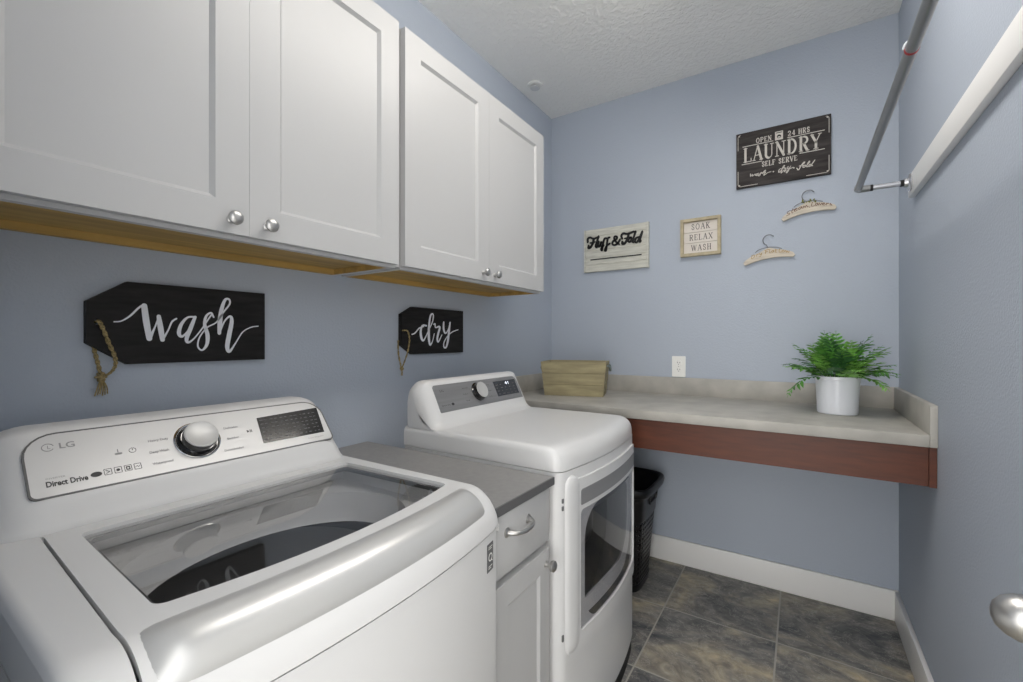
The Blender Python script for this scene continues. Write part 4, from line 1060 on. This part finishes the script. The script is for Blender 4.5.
FLUFF = [
[(-1.1217, 1.8796), (-1.1217, 1.9014), (-1.1052, 1.9073), (-1.0821, 1.8976), (-1.0478, 1.9046)],
[(-1.0821, 1.8976), (-1.0881, 1.8699), (-1.1033, 1.846), (-1.1174, 1.8436), (-1.115, 1.8571)],
[(-1.1052, 1.8731), (-1.073, 1.876)],
[(-1.049, 1.9076), (-1.0604, 1.8779), (-1.0688, 1.8506), (-1.0628, 1.842), (-1.052, 1.8515)],
[(-1.0478, 1.8764), (-1.0538, 1.8517), (-1.0472, 1.8436), (-1.0359, 1.858), (-1.0317, 1.8755), (-1.0365, 1.8496), (-1.0282, 1.8431)],
[(-0.9976, 1.8898), (-1.0117, 1.8877), (-1.0211, 1.8563), (-1.027, 1.8188), (-1.0329, 1.8295), (-1.0152, 1.8488)],
[(-0.9766, 1.8922), (-0.9894, 1.8882), (-0.9952, 1.8588), (-1.0011, 1.8159), (-1.0093, 1.8185), (-0.9976, 1.8423), (-0.9754, 1.8553)],
[(-0.9124, 1.872), (-0.9238, 1.8547), (-0.9437, 1.8416), (-0.9598, 1.849), (-0.9569, 1.8653), (-0.9352, 1.8765), (-0.9317, 1.8887), (-0.9432, 1.894), (-0.9489, 1.8837), (-0.9374, 1.8602), (-0.917, 1.8429)],
[(-0.8983, 1.8735), (-0.904, 1.8934), (-0.8922, 1.9056), (-0.8676, 1.8996), (-0.828, 1.9079)],
[(-0.8593, 1.8985), (-0.8665, 1.8706), (-0.8832, 1.8454), (-0.8978, 1.8444), (-0.8978, 1.8554)],
[(-0.8832, 1.8738), (-0.8538, 1.8766)],
[(-0.8444, 1.876), (-0.861, 1.8672), (-0.8588, 1.8507), (-0.8472, 1.8531), (-0.8417, 1.8675), (-0.8472, 1.8758)],
[(-0.8171, 1.9076), (-0.828, 1.8766), (-0.8362, 1.8506), (-0.828, 1.8442)],
[(-0.7965, 1.8726), (-0.8155, 1.867), (-0.8209, 1.8488), (-0.8117, 1.8423), (-0.7992, 1.8569), (-0.7777, 1.9023)],
[(-0.7772, 1.9022), (-0.7901, 1.8611), (-0.7933, 1.8427), (-0.7858, 1.8482)]]
b.free()
ff = lambda u, v, t: (u, YB - .02 - t, v)
wd = [.0125, .014, .009, .0125, .0115, .0115, .0115, .012, .0125, .014, .009, .0115, .0115, .0115, .0115]
t = ribbon([[(p[0], p[1], w) for p in s_] for s_, w in zip(FLUFF, wd)], ff, 0, .006, 6)
ribbon([[(-1.103, 1.7665, .0055), (-.783, 1.7678, .0055)]], ff, 0, .005, 1, t)
obj('lettering', t, M['blackmetal'], Fs, 0)['label'] = 'raised black script and underline'

# SOAK RELAX WASH
u0, u1, v0, v1 = -.564, -.357, 1.728, 1.936
Ss = thing('soak_sign', 'small square framed sign reading SOAK RELAX WASH', 'sign', (-.463, YB, 1.83))
fr_ = .0165
b = bx(u0, u1, YB - .03, YB - .001, v0, v0 + fr_, bevel=.001); box(b, u0, u1, YB - .03, YB - .001, v1 - fr_, v1, bevel=.001)
box(b, u0, u0 + fr_, YB - .03, YB - .001, v0 + fr_, v1 - fr_, bevel=.001); box(b, u1 - fr_, u1, YB - .03, YB - .001, v0 + fr_, v1 - fr_, bevel=.001)
obj('frame', b, M['paleframe'], Ss, 20)
b = bmesh.new(); h3 = (v1 - v0 - 2 * fr_) / 3
for i in range(3): box(b, u0 + fr_, u1 - fr_, YB - .012, YB - .001, v0 + fr_ + i * h3 + .0007, v0 + fr_ + (i + 1) * h3 - .0007, bevel=.001, seg=1)
obj('planks', b, M['whitepanel'], Ss, 0)
fs_ = lambda u, v, t: (u, YB - .012 - t, v); t = bmesh.new()
for i, (s_, a, c) in enumerate((('WASH', .055, .158), ('RELAX', .045, .165), ('SOAK', .056, .152))):
    vv = v0 + fr_ + i * h3 + h3 * .26; serif(s_, fs_, u0 + a, u0 + c, vv, vv + h3 * .52, .0038, 0, .0005, t, gap=.22)
obj('lettering', t, M['ink'], Ss, 0)['label'] = 'grey serif capitals'

# ------------------------------------------------------------------ decorative hangers
def hanger(label, cx, zc, zmid_top, half, hook_c, hook_r, m_ink, words, sprig):
    r = thing('decorative_hanger', label, 'hanger', (cx, YB, zc), 'mini hangers on the end wall')
    n = 20; top = []; bot = []
    for i in range(n + 1):
        f = -1 + 2 * i / n; u = cx + half * f; arch = (1 - f * f)
        tl = .0125 * f
        top.append((u, zc + tl + .009 + arch * .034 + .010 * math.exp(-(f / .22) ** 2)))
        bot.append((u, zc + tl - .015 + arch * .016))
    endr = [(cx + half + .008, zc + .0125 - .004)]; endl = [(cx - half - .008, zc - .0125 - .004)]
    outl = bot + endr + top[::-1] + endl
    fh = lambda u, v, t: (u, YB - .004 - t, v)
    b = plate(outl, [], fh, 0, .016)
    obj('hanger_body', b, M['hangwood'], r, 25)
    hk = [(hook_c[0] + hook_r * math.cos(math.radians(a)), YB - .012, hook_c[1] + hook_r * math.sin(math.radians(a))) for a in range(35, 246, 15)]
    hk += [(cx - .004 - .0, YB - .012, zc + .056), (cx - .002, YB - .012, zc + .040)]
    tb = tube(hk, .0022, 8, smooth=3)
    tube([(cx - .060, YB - .0125, zc + .036), (cx - .04, YB - .013, zc + .05), (cx - .002, YB - .013, zc + .058), (cx + .035, YB - .013, zc + .054), (cx + .058, YB - .0125, zc + .045)], .0020, 7, bm=tb, smooth=4)
    obj('wire_hook', tb, M['wire'], r, 60)
    L = []
    for s_ in words: L.append([(cx + half * p[0], zc + .0125 * p[0] - .001 + (1 - p[0] ** 2) * .026 + p[1] * .02, .0026) for p in s_])
    obj('lettering', ribbon(L, fh, .0155, .0166, 4), m_ink, r, 0)
    if sprig:
        sp_ = bmesh.new()
        for k in range(10):
            a = Vector((cx - .03 + k * .007, YB - .021, zc + .05 + .004 * math.sin(k * 2.1))); tube([a, a + Vector((.006 * math.cos(k * 1.7), -.002, .006 * math.sin(k * 1.3) + .004)), a + Vector((.011 * math.cos(k * 1.7), -.003, .007 * math.sin(k * 1.3) + .003))], [.0012, .0035, .0008], 6, bm=sp_, smooth=3)
        obj('sprig', sp_, M['sprig'], r, 60)['label'] = 'moss green sprig tied at the hook'
S_ = [[(-.72, .9), (-.82, .95), (-.84, .6), (-.74, .35), (-.76, .05), (-.88, .1)], [(-.62, 1.), (-.66, .1), (-.6, .05)], [(-.7, .65), (-.56, .7)], [(-.55, .4), (-.44, .55), (-.5, .68), (-.57, .4), (-.52, .08), (-.42, .2)], [(-.26, .6), (-.38, .5), (-.36, .08), (-.28, .3), (-.26, .6), (-.24, .1)], [(-.2, .1), (-.18, .6), (-.12, .1), (-.08, .6), (-.03, .1), (.0, .12)], [(.06, .0), (.04, -.12)],
      [(.16, 1.), (.12, .1), (.26, .08)], [(.36, .6), (.28, .5), (.3, .08), (.36, .3), (.37, .6), (.39, .1)], [(.43, .6), (.46, .1), (.52, .6)], [(.56, .35), (.63, .5), (.58, .62), (.54, .3), (.6, .08), (.66, .2)], [(.69, .1), (.7, .6), (.74, .5), (.78, .62)], [(.83, .1), (.84, .6), (.9, .1)]]
hanger('small whitewashed hanger with brown lettering and a green sprig, below the LAUNDRY board', .033, 1.888, 1.93, .104, (.034, 1.971), .027, M['hangedge'], S_, True)
D_ = [[(-.7, .9), (-.72, .1), (-.6, .2), (-.58, .7), (-.7, .9)], [(-.5, .1), (-.49, .6), (-.43, .55)], [(-.38, .6), (-.33, .15), (-.27, .6), (-.33, -.25), (-.4, -.15)], [(-.1, 1.), (-.13, .1)], [(-.16, 1.), (.02, 1.)], [(-.13, .55), (-.02, .55)], [(.06, 1.), (.05, .1), (.09, .08)], [(.2, .6), (.12, .4), (.15, .1), (.2, .3), (.21, .6), (.23, .1)], [(.3, .9), (.29, .1), (.34, .08)], [(.27, .62), (.36, .62)], [(.46, .9), (.44, .1), (.54, .08)], [(.6, .6), (.55, .3), (.6, .08), (.66, .3), (.6, .6)], [(.7, .6), (.73, .1), (.77, .5), (.81, .1), (.85, .6)]]
hanger('small whitewashed hanger with faint tan lettering, beside the SOAK RELAX WASH sign', -.136, 1.680, 1.72, .106, (-.135, 1.775), .026, M['hangtan'], D_, False)

# ------------------------------------------------------------------ hanging rod on the right wall
ZR, XRD, YE = 1.862, .192, 2.225
bd = bx(XR - .021, XR - .0005, .93, 2.285, 1.815, 1.896, bevel=.002)
tag(obj('mounting_board', bd, M['trim'], None, 30, origin=(XR, 1.6, 1.855)), 'long white board fixed along the right wall, carrying the rod', 'wall board')
R_ = thing('hanging_rod', 'grey metal clothes rod held off the right wall by a short arm', 'clothes rod', (XR, 1.6, ZR))
obj('rod_tube', tube([(XRD, .95, ZR - .0), (XRD, 1.6, ZR), (XRD, YE - .01, ZR)], .0118, 24), M['rod'], R_, 60)
el = tube([(XRD, YE - .03, ZR), (XRD, YE - .004, ZR), (XRD + .004, YE + .004, ZR), (XRD + .014, YE + .006, ZR), (XRD + .038, YE + .006, ZR)], [.0138, .0138, .0138, .0132, .0128], 20)
obj('elbow', el, M['rod'], R_, 40)
obj('elbow', tube([(XRD, .95, ZR), (XRD, .935, ZR), (XRD + .01, .93, ZR), (XRD + .038, .93, ZR)], [.0138, .0138, .0132, .0128], 20), M['rod'], R_, 40)
for yy in (YE + .006, .93):
    arm = tube([(XRD + .038, yy, ZR), (XR - .04, yy, ZR)], .0105, 20)
    obj('support_arm', arm, M['chromerod'], R_, 60)
    obj('black_collar', tube([(XRD + .036, yy, ZR), (XRD + .047, yy, ZR)], .0122, 20), M['rubber'], R_, 60)
    obj('black_collar', tube([(XR - .052, yy, ZR), (XR - .04, yy, ZR)], .0126, 20), M['rubber'], R_, 60)
    obj('wall_flange', lathe([(0, 0), (.033, 0), (.034, .004), (.030, .007), (.018, .010), (.0165, .02), (0, .02)], frame_mx((XR - .0212, yy, ZR), (-1, 0, 0)), 32), M['chromerod'], R_)
obj('red_band', tube([(XRD, 1.206, ZR), (XRD, 1.213, ZR)], .0123, 24), M['red'], R_, 60)['label'] = 'red plastic ring'
obj('clear_clip', tube([(XRD, 1.215 + .001 * i, ZR + .014 + .013 * math.sin(PI * i / 10)) if False else (XRD - .012 * math.cos(PI * i / 10), 1.222, ZR + .008 + .016 * math.sin(PI * i / 10)) for i in range(11)], .0022, 8), M['clear'], R_, 60)['label'] = 'clear plastic clip'

# ------------------------------------------------------------------ lamp
LX, LY, LH, LW = -.25, 1.22, .60, .13
Lm = thing('ceiling_light', 'long white wraparound ceiling light above the middle of the room', 'ceiling light', (LX, LY, ZC))
obj('lamp_base', bx(LX - .07, LX + .07, LY - LH, LY + LH, ZC - .03, ZC - .0005, bevel=.003), M['lampbase'], Lm)
rows = []
for yy in (LY - LH + .012, LY + LH - .012):
    rows.append([(LX + LW * math.cos(PI * k / 16), yy, ZC - .012 - .105 * math.sin(PI * k / 16) ** .6) for k in range(17)])
t = grid(rows)
obj('lamp_lens', t, M['lamp'], Lm, 60)
for yy in (LY - LH, LY + LH - .0125):
    e_ = [(LX + (LW + .004) * math.cos(PI * k / 16), ZC - .006 - .115 * math.sin(PI * k / 16) ** .6) for k in range(17)]
    obj('end_cap', plate(e_, [], lambda u, v, q: (u, q, v), yy, yy + .0125), M['lampbase'], Lm)

# ambient world light through the doorway, plus an added fill lamp
w = bpy.data.worlds.new('World'); SC.world = w; w.use_nodes = True
w.node_tree.nodes['Background'].inputs['Color'].default_value = (1, .99, .97, 1); w.node_tree.nodes['Background'].inputs['Strength'].default_value = 2.8

ld = bpy.data.lights.new('hall_fill_light', 'AREA'); ld.shape = 'RECTANGLE'; ld.size = 1.5; ld.size_y = 1.9; ld.energy = 36; ld.color = (1, .985, .96)  # unseen fill lamp added down the hall to lift the end wall; no window there
lo_ = bpy.data.objects.new('hall_fill_light', ld); COL.objects.link(lo_); lo_.location = (.1, -3.0, 1.15); lo_.rotation_euler = (PI / 2, 0, 0)

# ------------------------------------------------------------------ camera
cd = bpy.data.cameras.new('camera'); cam = bpy.data.objects.new('camera', cd); COL.objects.link(cam)
cam.location = (0, 0, 1.264); cam.rotation_euler = (PI / 2, 0, math.radians(33.1))
cd.sensor_fit = 'HORIZONTAL'; cd.sensor_width = 36; cd.lens = 443 / 1023 * 36; cd.shift_y = -1.0 / 1023; cd.clip_start = .01
SC.camera = cam
SC.view_settings.view_transform = 'Standard'; SC.view_settings.look = 'None'; SC.view_settings.gamma = 1; SC.view_settings.use_curve_mapping = False
SC.view_settings.exposure = 0.38
SC.cycles.use_denoising = True
SC.cycles.max_bounces = 12; SC.cycles.diffuse_bounces = 6; SC.cycles.transparent_max_bounces = 16
